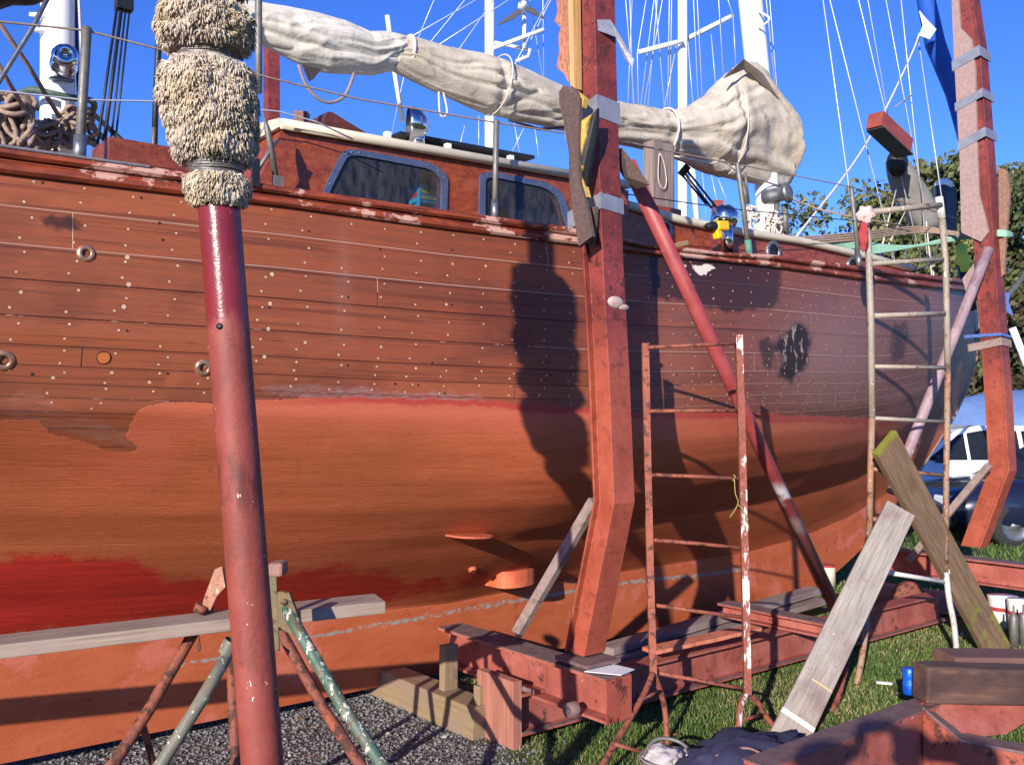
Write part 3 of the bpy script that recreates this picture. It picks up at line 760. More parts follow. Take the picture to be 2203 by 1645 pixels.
# ---- forward trunk cabin
NTR = -4.02
m = MB(); tl = [(1335,440),(1461,476),(1600,503),(1720,521),(1871,556),(1960,580)]
rings = []
for px, py in tl:
    p = PN(px, py, NTR); f = across(p, 2*NC-NTR)
    if px > 1700:
        k = (px-1700)/500; p = p - NV*.5*k*0; 
    rings.append([p - Vector((0,0,.6)), p] + [p.lerp(f, k/6) + Vector((0,0,.08*math.sin(math.pi*k/6))) for k in range(1, 6)] + [f, f - Vector((0,0,.6))])
m.loft(rings, 0, False, True, True); m.build('trunk_cabin', M_cabin, BOAT)
m = MB(); m.tube([PN(px, py-3, NTR+.015) for px, py in tl], .028, 10); m.build('roof_edge', M_cream, BOAT)
for px, py, r in [(1427,497,.075),(1662,543,.082),(1832,573,.075)]:
    c = PN(px, py, NTR + .002); m = MB(); m.lathe(c, NV, [(r*.62,.012),(r*.68,.02),(r*.95,.02),(r,.01),(r,0)], 24); pr = m.build('porthole', M_dullsteel, BOAT)
    g = MB(); g.lathe(c + NV*.006, NV, [(0,0),(r*.64,0)], 24); g.build('pane', M_black, pr)

# ---- roof furniture
M_hatch = M_wood('hatch_wood', srgb(70,34,28), srgb(112,54,38), None, 1, .5)
m = MB(); a, b, c_ = PN(693,272,-4.3), PN(705,240,-4.3), PN(790,287,-4.3)
m.prism([a, b, PN(716,242,-4.3), c_], -NV*.6); m.build('hatch', M_hatch, BOAT)
m = MB(); m.bar(PN(822,303,-4.3), PN(1108,352,-4.3), .36, .018, (0,0,1)); sp_ = m.build('roof_panel', M_black, BOAT)
for px, py in [(833,291),(963,316),(1098,341)]:
    m = MB(); p = PN(px, py, -4.08); m.box(p, DV*.028, NV*.03, (0,0,.03)); m.build('panel_clamp', M_white, sp_)
def cowl(c, r, face, stem, mat, name='cowl_vent'):
    """ventilator: a bulb on a stem with a mouth that looks along face"""
    face = Vector(face).normalized(); m = MB(); prof = [(r*1.0, .0), (r*1.03, -.02*r), (r*1.06, -.25*r), (r*.98, -.62*r), (r*.75, -.98*r), (r*.4, -1.2*r), (0, -1.27*r)]
    m.lathe(c, face, prof, 28); m.lathe(c, face, [(r*.99, 0), (r*.9, -.5*r), (r*.5, -.95*r), (0, -1.05*r)], 24, 1)
    b = c - face*r*.55
    m.tube([b - Vector((0,0,.25*r)), Vector((b.x, b.y, stem))], r*.48, 18)
    return m.build(name, [mat, M_black], BOAT)
M_teal = M_plain('vent_inside', srgb(120,150,140), .5)
cowl(PN(878,268,-4.12), .085, (-.95,-.25,-.02), pc(885,322,-4.12).z, M_steel)
cowl(PN(1556,468,-3.96) , .085, (-.25,.85,.25), PN(1555,548,-3.96).z, M_steel)
m = MB(); m.box(PN(1418,400,-4.75), DV*.22, NV*.1, (0,0,.62)); gal = m.build('boom_crutch', M_wood('grey_crutch', srgb(116,98,92), srgb(164,144,134), None, 1, .85, 2), BOAT)
m = MB(); m.box(PN(1418,470,-4.72), DV*.3, NV*.16, (0,0,.14)); m.build('crutch_base', M_varn, gal)
m = MB(); a = [PN(1420+dx, y, -4.68) for dx, y in ((-2,330),(-4,380),(2,402),(9,405),(14,390),(8,350),(0,330))]; m.tube(catmull(a, 5), .004, 6); m.build('line_loop', M_ropew, gal)
m = MB(); m.box((PN(338,352,-4.0)), DV*.45, NV*.25, (0,0,.09)); m.build('deck_box', M_varn, BOAT)

# ---- masts
def spar(name, pts, r, mat=M_white):
    m = MB(); m.tube(pts, r, 24); return m.build(name, mat, BOAT)
MZ = spar('mizzen_mast', [PN(122,430,NC), PN(124,200,NC), PN(125,0,NC), PN(126,-900,NC)], [.078,.078,.078,.072])
m = MB(); c = PN(137,140,NC+.10); m.lathe(c, NV + Vector((-.15,-.1,.05)), [(.062,-.02),(.066,.0),(.058,.05),(.045,.075),(.05,.10),(.06,.115),(.05,.135),(.02,.145),(.018,.12),(0,.12)], 26); m.build('winch', M_steel, MZ)
m = MB(); m.bar(PN(107,168,NC+.09), PN(158,175,NC+.08), .03, .012); m.build('winch_bracket', M_dullsteel, MZ)
for y in (37, 68):
    m = MB(); c = PN(88, y, NC+.03); m.tube([c - DV*.05, c - DV*.02 + Vector((0,0,.004)), c + DV*.05], [.009,.013,.013], 10); m.build('cleat', M_white, MZ)
m = MB(); c = PN(123,222,NC); m.tube([c + DV*.165*math.cos(a) + NV*.165*math.sin(a) + Vector((0,0,.012*math.sin(3*a))) for a in np.linspace(0, 6.283, 33)[:-1]], .016, 9, 0, True, True); m.build('pin_ring', M_plain('verdigris', srgb(88,108,92), .7, .2, .4, 25, .6), MZ)
for px, y0, y1 in [(138,216,268),(60,205,232),(108,262,320),(136,262,322)]:
    m = MB(); m.tube([PN(px,y0,NC+.15), PN(px,y1,NC+.15)], .012, 8); m.build('belaying_pin', M_white if px > 100 else M_dullsteel, MZ)
MM = spar('main_mast', [PN(1662,640,NC), PN(1655,500,NC), PN(1641,260,NC), PN(1614,0,NC), PN(1530,-800,NC)], [.10,.10,.10,.10,.092])
m = MB(); c = PN(1672,420,NC+.12); m.lathe(c, (.75,-.6,.1), [(.06,-.12),(.075,-.1),(.07,-.03),(.058,.02),(.06,.06),(.085,.075),(.086,.1),(.05,.12),(0,.122)], 24); m.build('winch', M_dullsteel, MM)
m = MB(); m.tube([PN(1688,440,NC+.12), PN(1690,505,NC+.12)], .03, 10); m.tube([PN(1670,440,NC+.13), PN(1672,520,NC+.13)], .022, 10); m.build('winch_post', M_galv, MM)
m = MB(); m.tube(catmull([PN(1632,25,NC+.1), PN(1652,36,NC+.2), PN(1653,46,NC+.2), PN(1633,60,NC+.1)], 5), .009, 8); m.build('mast_step', M_white, MM)
m = MB(); m.tube([PN(1603,372,NC+.13), PN(1610,435,NC+.13)], .012, 8); m.tube([PN(1597,395,NC+.14), PN(1605,440,NC+.14)], .03, 10); m.build('mast_cleat', M_galv, MM)
def loops_of_rope(name, c, w, h, k, r, mat, parent=None, label=None, cat=None, group=None, depth=.08):
    m = MB(); 
    for i in range(k):
        ox = random.uniform(-w, w)*.55; pts = []; ww = w*random.uniform(.25, .6); hh = h*random.uniform(.75, 1.05); ph = random.uniform(0, 6.28)
        for j in range(20):
            a = 2*math.pi*j/20
            pts.append(c + DV*(ox + ww*math.sin(a) + .02*math.sin(3*a+ph)) + NV*(random.uniform(-depth, depth)*.25 + depth*.5*math.sin(i*1.7+a)) + Vector((0,0, -h*.5 + hh*.5*math.cos(a) + (h-hh)*.4)))
        m.tube(pts, r*random.uniform(.9, 1.1), 7, 0, True, True)
    for i in range(2):
        z = -h*.22 - .03*i; m.tube([c + DV*w*.62*math.cos(a) + NV*(depth*.9)*math.sin(a) + Vector((0,0,z + .015*math.sin(a*2+i))) for a in np.linspace(0, 6.283, 21)[:-1]], r, 7, 0, True, True)
    return m.build(name, mat, parent, None, label, cat, group)
loops_of_rope('rope_coil', PN(30,206,NC+.35), .10, .26, 13, .011, M_rope, None, 'thick bundle of weathered rope hung left of the mizzen mast', 'rope coil', 'coiled ropes on the ketch')
loops_of_rope('rope_coil', PN(95,262,NC+.2), .07, .15, 5, .010, M_rope, None, 'looser rope coil hanging in front of the mizzen mast foot', 'rope coil', 'coiled ropes on the ketch')
loops_of_rope('rope_coil', PN(168,238,NC+.2), .08, .17, 8, .010, M_rope, None, 'rope coil on the right side of the mizzen mast, behind the stanchion', 'rope coil', 'coiled ropes on the ketch')
loops_of_rope('rope_coil', PN(1614,445,NC+.2), .07, .30, 6, .009, M_ropew, None, 'pale rope coil hanging on the near side of the main mast foot', 'rope coil', 'coiled ropes on the ketch')
loops_of_rope('rope_coil', PN(1665,455,NC+.22), .10, .28, 7, .008, M_ropew, None, 'untidy pale rope tangle below the main mast winch', 'rope coil', 'coiled ropes on the ketch')

# ---- mizzen rigging: tackle, rods, braces
def line(name, pts, r, mat, parent=BOAT, label=None, cat=None):
    m = MB(); m.tube(pts, r, 6); return m.build(name, mat, parent, None, label, cat)
tk = MB(); tk.box(PN(267,-2,-4.6), DV*.075, NV*.05, (0,0,.11)); TK = tk.build('tackle_block', M_black, BOAT)
for a, b, w in [((252,14),(208,322),.007),((262,14),(222,324),.009),((271,14),(236,326),.005),((280,10),(246,326),.005)]:
    line('tackle_line', [PN(*a,-4.6), PN(*b,-4.45)], w, M_black, TK)
line('stay_rod', [PN(350,-200,-4.5), PN(344,45,-4.5), PN(336,200,-4.5), PN(331,345,-4.5)], .0155, M_black)
line('stay_rod_end', [PN(331,275,-4.47), PN(329,345,-4.47)], .010, M_galv)
line('stay_arm', [PN(345,38,-4.5), PN(376,-10,-4.5)], .016, M_black)
line('gooseneck_bar', [PN(556,-300,-4.1), PN(556,100,-4.1), PN(556,200,-4.1)], .019, M_galv)
line('halyard', [PN(168,-300,NC+.1), PN(170,0,NC+.1), PN(177,160,NC+.05), PN(181,240,NC+.02)], .006, M_ropew)
line('mast_track', [PN(160,-300,NC+.03), PN(162,0,NC+.03), PN(170,230,NC+.03)], .009, M_black)
line('brace_rope', [PN(-40,-10,-4.4), PN(0,52,-4.4), PN(60,140,-4.5), PN(128,252,-4.7)], .011, M_rope)
line('brace_rope', [PN(110,-18,-4.2), PN(70,60,-4.2), PN(0,172,-4.2), PN(-30,220,-4.2)], .010, M_dullsteel)
line('brace_rope', [PN(-20,110,-4.3), PN(20,180,-4.4), PN(70,262,-4.6)], .010, M_rope)
for a, b in [((190,235),(292,330)),((185,262),(255,328)),((184,300),(222,324))]:
    line('net_rope', [PN(*a,-4.75), PN(*b,-4.3)], .013, M_black)
M_msail = M_plain('brown_sail', srgb(74,58,44), .9, 0, .5, 8, .5)
m = MB(); rings = []
for i in range(9):
    c = PN(-70 + i*21, -30 + 3*abs(i-4), -4.5); r = .13*(1 - .55*(i/8)**2); rings.append([c + NV*r*math.cos(a) + Vector((0,0,r*.75*math.sin(a)*(1+.15*math.sin(i*2+a*3)))) for a in np.linspace(0, 6.283, 15)[:-1]])
m.loft(rings, 0, True, True, True); m.build('furled_mizzen_sail', M_msail, BOAT)

# ---- boom with the old sail cover
def canvas(name, c1, c2, dirt):
    t = NT(name); o = t.tc(); n = t.noise(o, 3.5, 6, .62); st = t.noise(t.map(o, (5,5,1.2)), 3, 6, .65, .6); w = t.noise(t.map(o, (1,1,1), (0,0,0), (.4,.5,.3)), 9, 4, .6, 1.2)
    c = t.mix(t.rng(n, .35, .65, 0, 1), c1, c2); c = t.mix(t.rng(st, .52, .72, 0, .7), c, dirt); c = t.mix(t.step(t.noise(o, 19, 5, .7), .68, .74), c, tuple(x*.6 for x in dirt[:3]) + (1,))
    f1 = t.noise(t.map(o, (2.2,2.2,7), (0,0,0), (0,.5,.6)), 2.4, 5, .55, 1.4); f2 = t.noise(t.map(o, (9,9,3), (0,0,0), (.5,0,.2)), 2.0, 4, .5, .8)
    rd = t.math('ABSOLUTE', t.math('SUBTRACT', f1, .5)); rd2 = t.math('ABSOLUTE', t.math('SUBTRACT', f2, .5))
    h = t.math('ADD', t.math('ADD', t.math('MULTIPLY', rd, 2.6), t.math('MULTIPLY', rd2, 1.2)), t.math('MULTIPLY', t.noise(o, 300, 2), .06))
    return t.out(c, .95, 0, h, .2, .02, .1)
M_cover = canvas('cover_canvas', srgb(178,165,148), srgb(204,193,176), srgb(148,136,124)); M_cover2 = canvas('cover_canvas_bright', srgb(198,190,176), srgb(220,212,198), srgb(168,158,148))
def cover(name, top, bot, px0, px1, step, mat, seed, flat=.78, parent=BOAT, nn=NC, ties=(), fan=None):
    ft, fb = curve(top), curve(bot); rings = []; k = 96; px = px0
    while px <= px1 + .1:
        T, B = PN(px, ft(px), nn), PN(px, fb(px), nn); c = (T+B)/2; rv = (T-B).length/2; rh = min(rv*flat, .24); ring = []
        for j in range(k):
            a = 2*math.pi*j/k; s = c.dot(DV)
            w_ = mnoise.noise(Vector((s*2.2, a*.8, seed)))
            rdg = lambda x, y, q: (1 - abs(mnoise.noise(Vector((x, y, q)))))**5
            f = mnoise.noise(Vector((s*2 + seed, math.cos(a)*1.2, math.sin(a)*1.2)))*.06
            f += -.15*rdg(s*1.0 + .7*math.sin(a) + w_, math.sin(a)*1.9 - s*.5, seed) + .08*rdg(s*1.7 - 1.4*math.sin(a) + 1.5*w_, math.cos(a)*1.3 + s*.4, seed+4) - .02*rdg(s*6 + 3*math.sin(a), math.cos(a)*2 + w_, seed+8)
            for tie, wd, fr in ties: f += .075*math.exp(-((px-tie)/wd)**2)*abs(math.sin(fr*a + 3*w_)) - .10*math.exp(-((px-tie)/(wd*.35))**2)
            if fan and px > fan: f += .16*min(1, (px-fan)/80)*(abs(math.sin(4.5*a + .012*(px-fan) + 1.5*w_)) - .5)*.8
            ring.append(c + NV*math.cos(a)*rh*(1+1.5*f)*(1 - .28*max(0, -math.sin(a)) - .15*max(0, math.sin(a))) + Vector((0,0,1))*math.sin(a)*rv*(1 + .25*f))
        rings.append(ring); px += step
    m = MB(); m.loft(rings, 0, True, True, True); return m.build(name, mat, parent)
CT1 = [(480,-8),(560,6),(650,22),(740,45),(790,68),(830,68),(872,76),(900,92)]; CB1 = [(480,62),(560,95),(640,136),(700,158),(800,163),(850,152),(880,125),(900,108)]
CV1 = cover('sail_cover', CT1, CB1, 480, 884, 3, M_cover2, 3.1, ties=[(870,28,6)])
CT2 = [(840,84),(880,78),(950,100),(1060,122),(1130,150),(1215,190),(1340,222),(1440,238),(1480,228),(1530,200),(1555,165),(1600,128),(1625,138),(1650,190),(1672,215),(1681,245),(1690,330),(1696,385)]
CB2 = [(840,150),(930,195),(1000,228),(1040,243),(1100,256),(1200,278),(1340,312),(1430,332),(1530,374),(1600,390),(1680,404),(1696,402)]
CV2 = cover('sail_cover', CT2, CB2, 846, 1694, 3, M_cover, 8.7, ties=[(1060,26,7),(1428,34,8),(1215,20,6),(1556,18,7)], fan=1470)
line('boom', [PN(480,55,NC), PN(700,112,NC), PN(850,135,NC), PN(1000,198,NC), PN(1100,228,NC), PN(1300,284,NC), PN(1640,372,NC)], .05, M_black)
M_liner = M_plain('cover_lining', srgb(120,106,98), .95, 0, .3, 6)
m = MB(); v = [PN(px, py, NC+dn) for px, py, dn in ((1598,128,.22),(1640,160,.2),(1672,212,.22),(1681,245,.16),(1660,222,.14),(1630,190,.16),(1600,150,.18),(1570,150,.2),(1555,170,.2))]
m.prism(v, NV*.012); m.build('cover_flap', M_liner, CV2)
m = MB(); m.prism([PN(648,140,NC+.1), PN(690,150,NC+.08), PN(672,172,NC+.05), PN(665,176,NC+.06)], NV*.01); m.build('cover_flap', M_liner, CV1)
def hoop(px, y0, y1, r=.007, nx=0, mat=M_ropew, par=CV2, rh=None):
    T, B = PN(px+nx, y0, NC), PN(px, y1, NC); c = (T+B)/2; rv = (T-B).length/2*1.04; up = (T-B).normalized(); rh = rh or min(rv*.78, .24)*1.02
    m = MB(); m.tube([c + NV*rh*math.cos(a) + up*rv*math.sin(a) for a in np.linspace(0, 6.283, 33)[:-1]], r, 6, 0, True, True); m.build('cover_tie', mat, par)
hoop(1058,122,245,.005,20); hoop(1428,236,332,.010,4); hoop(1556,172,376,.006,4); hoop(872,80,150,.012,8)
line('cover_lace', [PN(1440,334,NC+.12), PN(1530,352,NC+.15), PN(1555,345,NC+.16), PN(1590,372,NC+.13), PN(1690,405,NC+.1)], .008, M_ropew, CV2)
line('cover_lace', [PN(1095,258,NC+.1), PN(1160,278,NC+.1), PN(1230,272,NC+.1)], .010, M_black, CV2)
line('line_loop', catmull([PN(642,140,NC+.1), PN(662,190,NC+.1), PN(700,220,NC+.1), PN(740,208,NC+.1), PN(762,158,NC+.1)], 6), .009, M_rope, CV1)
line('line_loop', catmull([PN(944,198,NC+.1), PN(946,240,NC+.1), PN(953,252,NC+.1), PN(962,240,NC+.1), PN(954,200,NC+.1)], 6), .007, M_ropew, CV2)
line('ensign_staff', [PN(833,34,-5.4), PN(848,150,-5.4), PN(866,262,-5.4)], .017, M_white)
for a, b in [((880,82),(1035,-6)),((942,98),(1110,-10)),((900,82),(938,-10)),((950,160),(1020,60)),((1060,230),(1180,0))]:
    p_, q_ = PN(*a,NC), PN(*b,NC); line('topping_lift', [p_, q_, q_ + (q_-p_)*3], .0035, M_wire)

# ---- stanchions, lifelines, chainplates
def rail_top(px, dn=-.03):
    py = C_RAIL(px); n = -3.66
    for _ in range(6):
        p = PN(px, py, n); n = rail_pt(p.dot(DV)).dot(NV) + dn
    return PN(px, py, n), n
for (tx, ty), bx_, r, col in [((187,58),170,.0185,M_galv),((1068,258),1064,.0145,M_galv),((1586,350),1613,.0165,M_galv),((1831,400),1849,.0165,M_galv)]:
    b, n = rail_top(bx_); m = MB(); t_ = PN(tx, ty, n); m.tube([b - Vector((0,0,.03)), b.lerp(t_, .5), t_ - (t_-b)*.01, t_], [r, r, r, r*.7], 14); so = m.build('stanchion', col, BOAT)
    m = MB(); m.tube([b - Vector((0,0,.02)), b + (t_-b).normalized()*.09], r*1.3, 14); m.build('stanchion_socket', M_plain('green_socket', srgb(84,142,120), .6, 0, .3, 30) if bx_ in (1613,) else M_dullsteel, so)
NL = -3.66
def rl(px, py): 
    n = NL; p = None
    for _ in range(5):
        p = PN(px, py, n); n = rail_pt(max(.3, p.dot(DV))).dot(NV) - .03
    return p
line('lifeline', [rl(*q) for q in ((-150,34),(0,47),(187,66),(360,111),(590,170),(770,213),(1067,264),(1210,286),(1400,318),(1588,354),(1690,374),(1832,402),(1960,440),(2060,470))], .0042, M_rope)
line('lifeline', [rl(*q) for q in ((-150,190),(0,196),(176,215),(370,219),(600,240),(680,262),(760,300))], .0035, M_wire)
line('lifeline', [rl(*q) for q in ((1350,418),(1526,443),(1600,452),(1838,475),(1960,498))], .0035, M_black)
m = MB(); m.tube([PN(568,250,-3.8), PN(576,282,-3.8), PN(594,385,-3.8)], [.005,.014,.013], 10); m.tube([PN(597,300,-3.8), PN(552,370,-3.8)], .009, 8); m.box(PN(598,392,-3.79), DV*.045, NV*.02, (0,0,.05)); m.build('turnbuckle', M_galv, BOAT)
m = MB(); m.box(PN(550,372,-3.75), DV*.03, NV*.02, (0,0,.12)); m.build('chainplate', M_black, BOAT)
# shrouds and headstays
for a, b, n0, r in [((1770,-5),(1852,590),-4.3,.006),((1784,-5),(1935,600),-4.35,.006),((1846,-5),(1982,560),-4.5,.006),((1905,-5),(1988,440),-4.5,.005),((1938,-5),(1996,560),-4.5,.006),((1866,-5),(1925,330),-4.8,.004),((1975,80),(2040,520),-4.6,.006),((1648,-5),(1672,230),NC,.005),((1656,0),(1690,420),-4.85,.004),((1690,390),(1730,470),-4.9,.006)]:
    p_, q_ = PN(*a, NC+.0), PN(*b, n0); line('shroud', [p_ + (p_-q_)*(1.5 if a[1] < 5 else 0), p_, q_], r, M_wire)
line('sheet', catmull([PN(1978,72,NC+.05), PN(1962,115,NC+.05), PN(1900,245,-4.75), PN(1830,360,-4.6), PN(1712,510,-4.5)], 4), .009, M_ropew)
line('sheet', [PN(1702,428,NC+.2), PN(1760,450,-4.5), PN(1835,466,-4.2), PN(1975,492,-4.4)], .008, M_rope)
line('sheet', [PN(1925,230,-4.7), PN(1962,205,-4.7)], .006, M_rope)
M_bluesail = M_plain('blue_sacrificial_cloth', srgb(28,88,190), .7, 0, .2, 6, .3)
m = MB(); m.tube([PN(1975,-200,NC), PN(1992,0,NC), PN(2012,95,NC), PN(2052,200,NC), PN(2082,330,NC), PN(2100,400,NC)], [.09,.09,.10,.085,.06,.03], 16); FS = m.build('furled_headsail', M_bluesail, BOAT)
m = MB(); m.prism([PN(1977,24,NC+.13), PN(1990,40,NC+.13), PN(2013,64,NC+.13), PN(1998,86,NC+.13), PN(1977,78,NC+.13), PN(1985,55,NC+.13)], NV*.01); m.build('sail_clew', M_white, FS)
lb = MB(); a, b = PN(1882,258,-4.35), PN(1946,318,-4.35) ; lb.bar(a, a + (b-a)*1.0 , .14, .14); LBD = lb.build('light_board', M_plain('board_red', srgb(150,70,56), .5, 0, .25, 9), BOAT)
lb = MB(); lb.bar(a - Vector((0,0,.075)), b - Vector((0,0,.075)), .16, .012); lb.build('board_base', M_plain('board_green', srgb(52,70,66), .6, 0, .3, 9), LBD)
M_bag = M_plain('grey_sail_bag', srgb(150,144,138), .9, 0, .35, 5, .6)
m = MB(); rings = []
for i in range(10):
    c = PN(1922 + i*8.4, 338 + i*17, -4.7); r = .06 + .13*math.sin(math.pi*min(1, (i+1)/9)*.7); rings.append([c + DV*r*.8*math.cos(a)*(1+.2*math.sin(3*a+i*.7)) + NV*r*.8*math.sin(a) + Vector((0,0,.06*math.cos(a))) for a in np.linspace(0, 6.283, 19)[:-1]])
m.loft(rings, 0, True, True, True); BG = m.build('staysail_bag', M_bag, BOAT)
m = MB(); m.ball(PN(1930,352,-4.6), .10, .08, .13); m.build('bag_strap', M_black, BG)
m = MB(); m.box(PN(2032,455,-5.2), DV*.28, NV*.16, (0,0,.55)); m.build('liferaft_case', M_plain('dark_case', srgb(44,50,68), .6, 0, .2, 8), BOAT, bevel=.03)
m = MB(); m.ball(PN(2030,398,-5.2), .10, .09, .07); m.build('anchor_ball', M_white, BOAT)
for a, b in [((1985,400),(2005,600)),((1960,430),(1895,560)),((1930,400),(1890,560)),((2000,540),(2010,600)),((1918,545),(1930,600)),((1948,540),(1940,590))]:
    line('deck_line', [PN(*a,-4.7), PN(*b,-4.5)], .007, M_ropew)
line('pulpit_rail', catmull([PN(2020,520,-4.6), PN(1995,570,-4.5), PN(1935,583,-4.35)], 6), .011, M_galv)
# mooring lines laid over the bow out to the cradle post
MR = thing('mooring_rope', PN(1800,522,-4.4), 'pale green mooring rope stretched in strands from foredeck to the far post', 'rope')
for i in range(6):
    y = i*4.2; p = catmull([PN(1745+9*i, 517+y*.6, -4.4), PN(1860, 524+y, -4.3), PN(1960, 530+y*.8 - 3*i, -4.2), PN(2080, 512 - i*1.5, -4.0), PN(2150, 497+i*2, -3.62), PN(2178, 503+i, -3.6)], 5)
    m = MB(); m.tube(p, .012, 7); m.build('strand', M_ropeg, MR)
MR2 = thing('mooring_rope', PN(1760,515,-4.4), 'cream mooring rope running above the green strands to the same post', 'rope')
for i in range(4):
    p = catmull([PN(1712+8*i, 512+4*i, -4.4), PN(1850, 500+i*5, -4.3), PN(1975, 488+i*4, -4.3), PN(2060, 500+i*2, -4.0), PN(2125,505+i*3,-3.7), PN(2168, 528+i, -3.62)], 5)
    m = MB(); m.tube(p, .008, 6); m.build('strand', M_rope, MR2)
# ---- fittings on the hull
M_bronze = M_plain('bronze_fitting', srgb(206,160,128), .3, .7, .3, 30, .2)
for px, py, r in [(185,545,.034),(8,775,.04),(438,791,.036)]:
    t_, s_ = hull_hit(px, py); c = hull(t_, s_); n = hull_n(t_, s_); m = MB()
    m.lathe(c - n*.004, n, [(r,0),(r*.98,.006),(r*.8,.012),(r*.5,.014),(r*.42,.008)], 22); f = m.build('through_hull', M_bronze, BOAT)
    m = MB(); m.lathe(c - n*.004, n, [(r*.42,.0085),(r*.3,.002),(0,.0018)], 18); m.build('outlet', M_hole, f)
M_pad = M_paint('pad_paint', srgb(206,108,72), srgb(190,90,58), None, 7, .6)
def scoop(px, py, ln, ht, dp, name, tilt=0):
    t_, s_ = hull_hit(px, py); c = hull(t_, s_); n = hull_n(t_, s_); x = (DV - n*DV.dot(n)).normalized(); y = n.cross(x); y = y if y.z > 0 else -y
    o = NV; m = MB(); k = 14; top = []; bot = []
    for j in range(k+1):
        a = math.pi*j/k; q = c - x*math.cos(a)*ln/2 + o*dp*math.sin(a)**.6*(1 if 0 < j < k else 0); top.append(q + Vector((0,0,ht/2))); bot.append(q - Vector((0,0,ht/2)))
    back = [c + x*ln/2 - o*.1, c - x*ln/2 - o*.1]
    T_ = top + [b + Vector((0,0,ht/2)) for b in back]; B_ = bot + [b - Vector((0,0,ht/2)) for b in back]; q = len(T_)
    m.add(T_ + B_, [tuple(range(q)), tuple(reversed(range(q, 2*q)))] + [(i, (i+1) % q, q+(i+1) % q, q+i) for i in range(q)])
    return m.build(name, M_pad, BOAT, bevel=.004)
scoop(1000,1150,.24,.012,.16,'hull_fin'); scoop(1098,1238,.28,.10,.13,'hull_pad')
t_, s_ = hull_hit(1016,1222); m = MB(); m.lathe(hull(t_, s_), hull_n(t_, s_), [(.024,0),(.024,.018),(.012,.022),(.01,.012),(0,.012)], 16); m.build('earth_stud', M_pad, BOAT)
# hull skeg and rudder stay out of the picture; a plain stem piece closes the bow
m = MB(); pts = [PN(px, py, NC) for px, py in [(2080,592),(2094,645),(2100,700),(2095,770),(2074,838),(2050,890),(1986,992),(1902,1106),(1852,1170)]]; m.tube(pts, .04, 8); m.build('stem', MAT_HULL, BOAT)
# drill left on the side deck
dr = thing('cordless_drill', PN(1540,505,-3.85), 'yellow and black cordless drill lying by the round steel ventilator', 'drill')
M_yel = M_plain('drill_yellow', srgb(240,190,30), .45, 0, .1, 20)
m = MB(); a, b = PN(1537,486,-3.84), PN(1561,487,-3.84); m.bar(a, b, .07, .062); m.build('drill_body', M_yel, dr, bevel=.012)
m = MB(); m.bar(PN(1541,490,-3.84), PN(1545,514,-3.84), .05, .045, DV); m.build('drill_handle', M_yel, dr, bevel=.01)
m = MB(); m.lathe(PN(1537,487,-3.84), a-b, [(.03,0),(.031,.03),(.022,.045),(.02,.07),(.006,.075),(.005,.1)], 16); m.build('chuck', M_black, dr)
m = MB(); m.bar(PN(1435,533,-3.66), PN(1476,522,-3.72), .03, .022); m.build('wood_offcut', M_wood('pale_wood', srgb(190,140,96), srgb(222,178,128), None, 1), None, None, 'short pale wood offcut lying across the rail beside the drill', 'wood offcut')
# ================================================================== steel cradle
M_redsteel = M_paint('red_oxide_steel', srgb(150,68,50), srgb(166,82,64), srgb(100,42,32), 5, .6, srgb(210,180,168), .735, .56, .35)
M_redsteel2 = M_paint('red_oxide_dusty', srgb(150,74,62), srgb(168,96,84), srgb(92,54,44), 5, .65, srgb(206,170,160), .69, .60, .4)
M_flange = M_plain('worn_flange', srgb(126,100,98), .7, .1, .35, 16, .5)
def post_mat():
    t = NT('cradle_post'); o = t.tc(); z = t.xyz(t.tc('Object'))[2]; n = t.noise(o, 5, 6, .62); f = t.noise(o, 60, 4, .65); f2 = t.noise(o, 18, 6, .7)
    c = t.mix(t.rng(n, .38, .62, 0, 1), srgb(146,66,46), srgb(164,80,60))
    up = t.step(t.math('ADD', z, t.math('MULTIPLY', n, .5)), 2.0, 2.45)           # older darker coat above
    c = t.mix(up, c, t.mix(t.rng(n, .4, .6, 0, 1), srgb(104,40,36), srgb(136,56,50)))
    k = t.step(t.math('ADD', f2, t.math('MULTIPLY', f, .25)), .66, .74)
    c = t.mix(t.math('MULTIPLY', k, t.mix(up, (.35,.35,.35,1), (.85,.85,.85,1))), c, srgb(72,34,28))
    c = t.mix(t.math('MULTIPLY', t.step(f, .62, .70), .35), c, srgb(220,150,126))
    c = t.mix(t.step(t.noise(t.map(o, (1,1,.6)), 13, 5, .7), .715, .73), c, srgb(208,176,164))
    return t.out(c, .55, 0, t.math('ADD', f, f2), .4, .004)
M_post = post_mat()
M_tape = M_plain('duct_tape', srgb(150,150,158), .35, .3, .22, 14, .35)
M_carpet = M_plain('brown_carpet', srgb(104,82,76), .98, 0, .4, 70, 1.0); M_carpet2 = M_plain('grey_carpet', srgb(168,140,134), .98, 0, .25, 40, 1.0)
M_foam = M_plain('yellow_foam', srgb(216,176,84), .9, 0, .25, 40, .9); M_under = M_plain('carpet_underlay', srgb(196,128,98), .95, 0, .45, 60, 1.0)
M_palewood = M_wood('pale_batten', srgb(190,140,84), srgb(226,184,126), None, 1, .7, 2)
M_greywood = M_wood('grey_timber', srgb(112,94,86), srgb(170,148,138), srgb(150,128,124), 1, .85)
M_rust = M_paint('rusty_tube', srgb(150,78,50), srgb(128,70,56), srgb(92,50,34), 9, .75, srgb(200,160,130), .70, .50, .6)
CR = thing('boat_cradle', W(3.1, -3.6, 0), 'red oxide steel boat cradle of rails, crossbeams and cranked posts holding up the ketch', 'boat cradle')

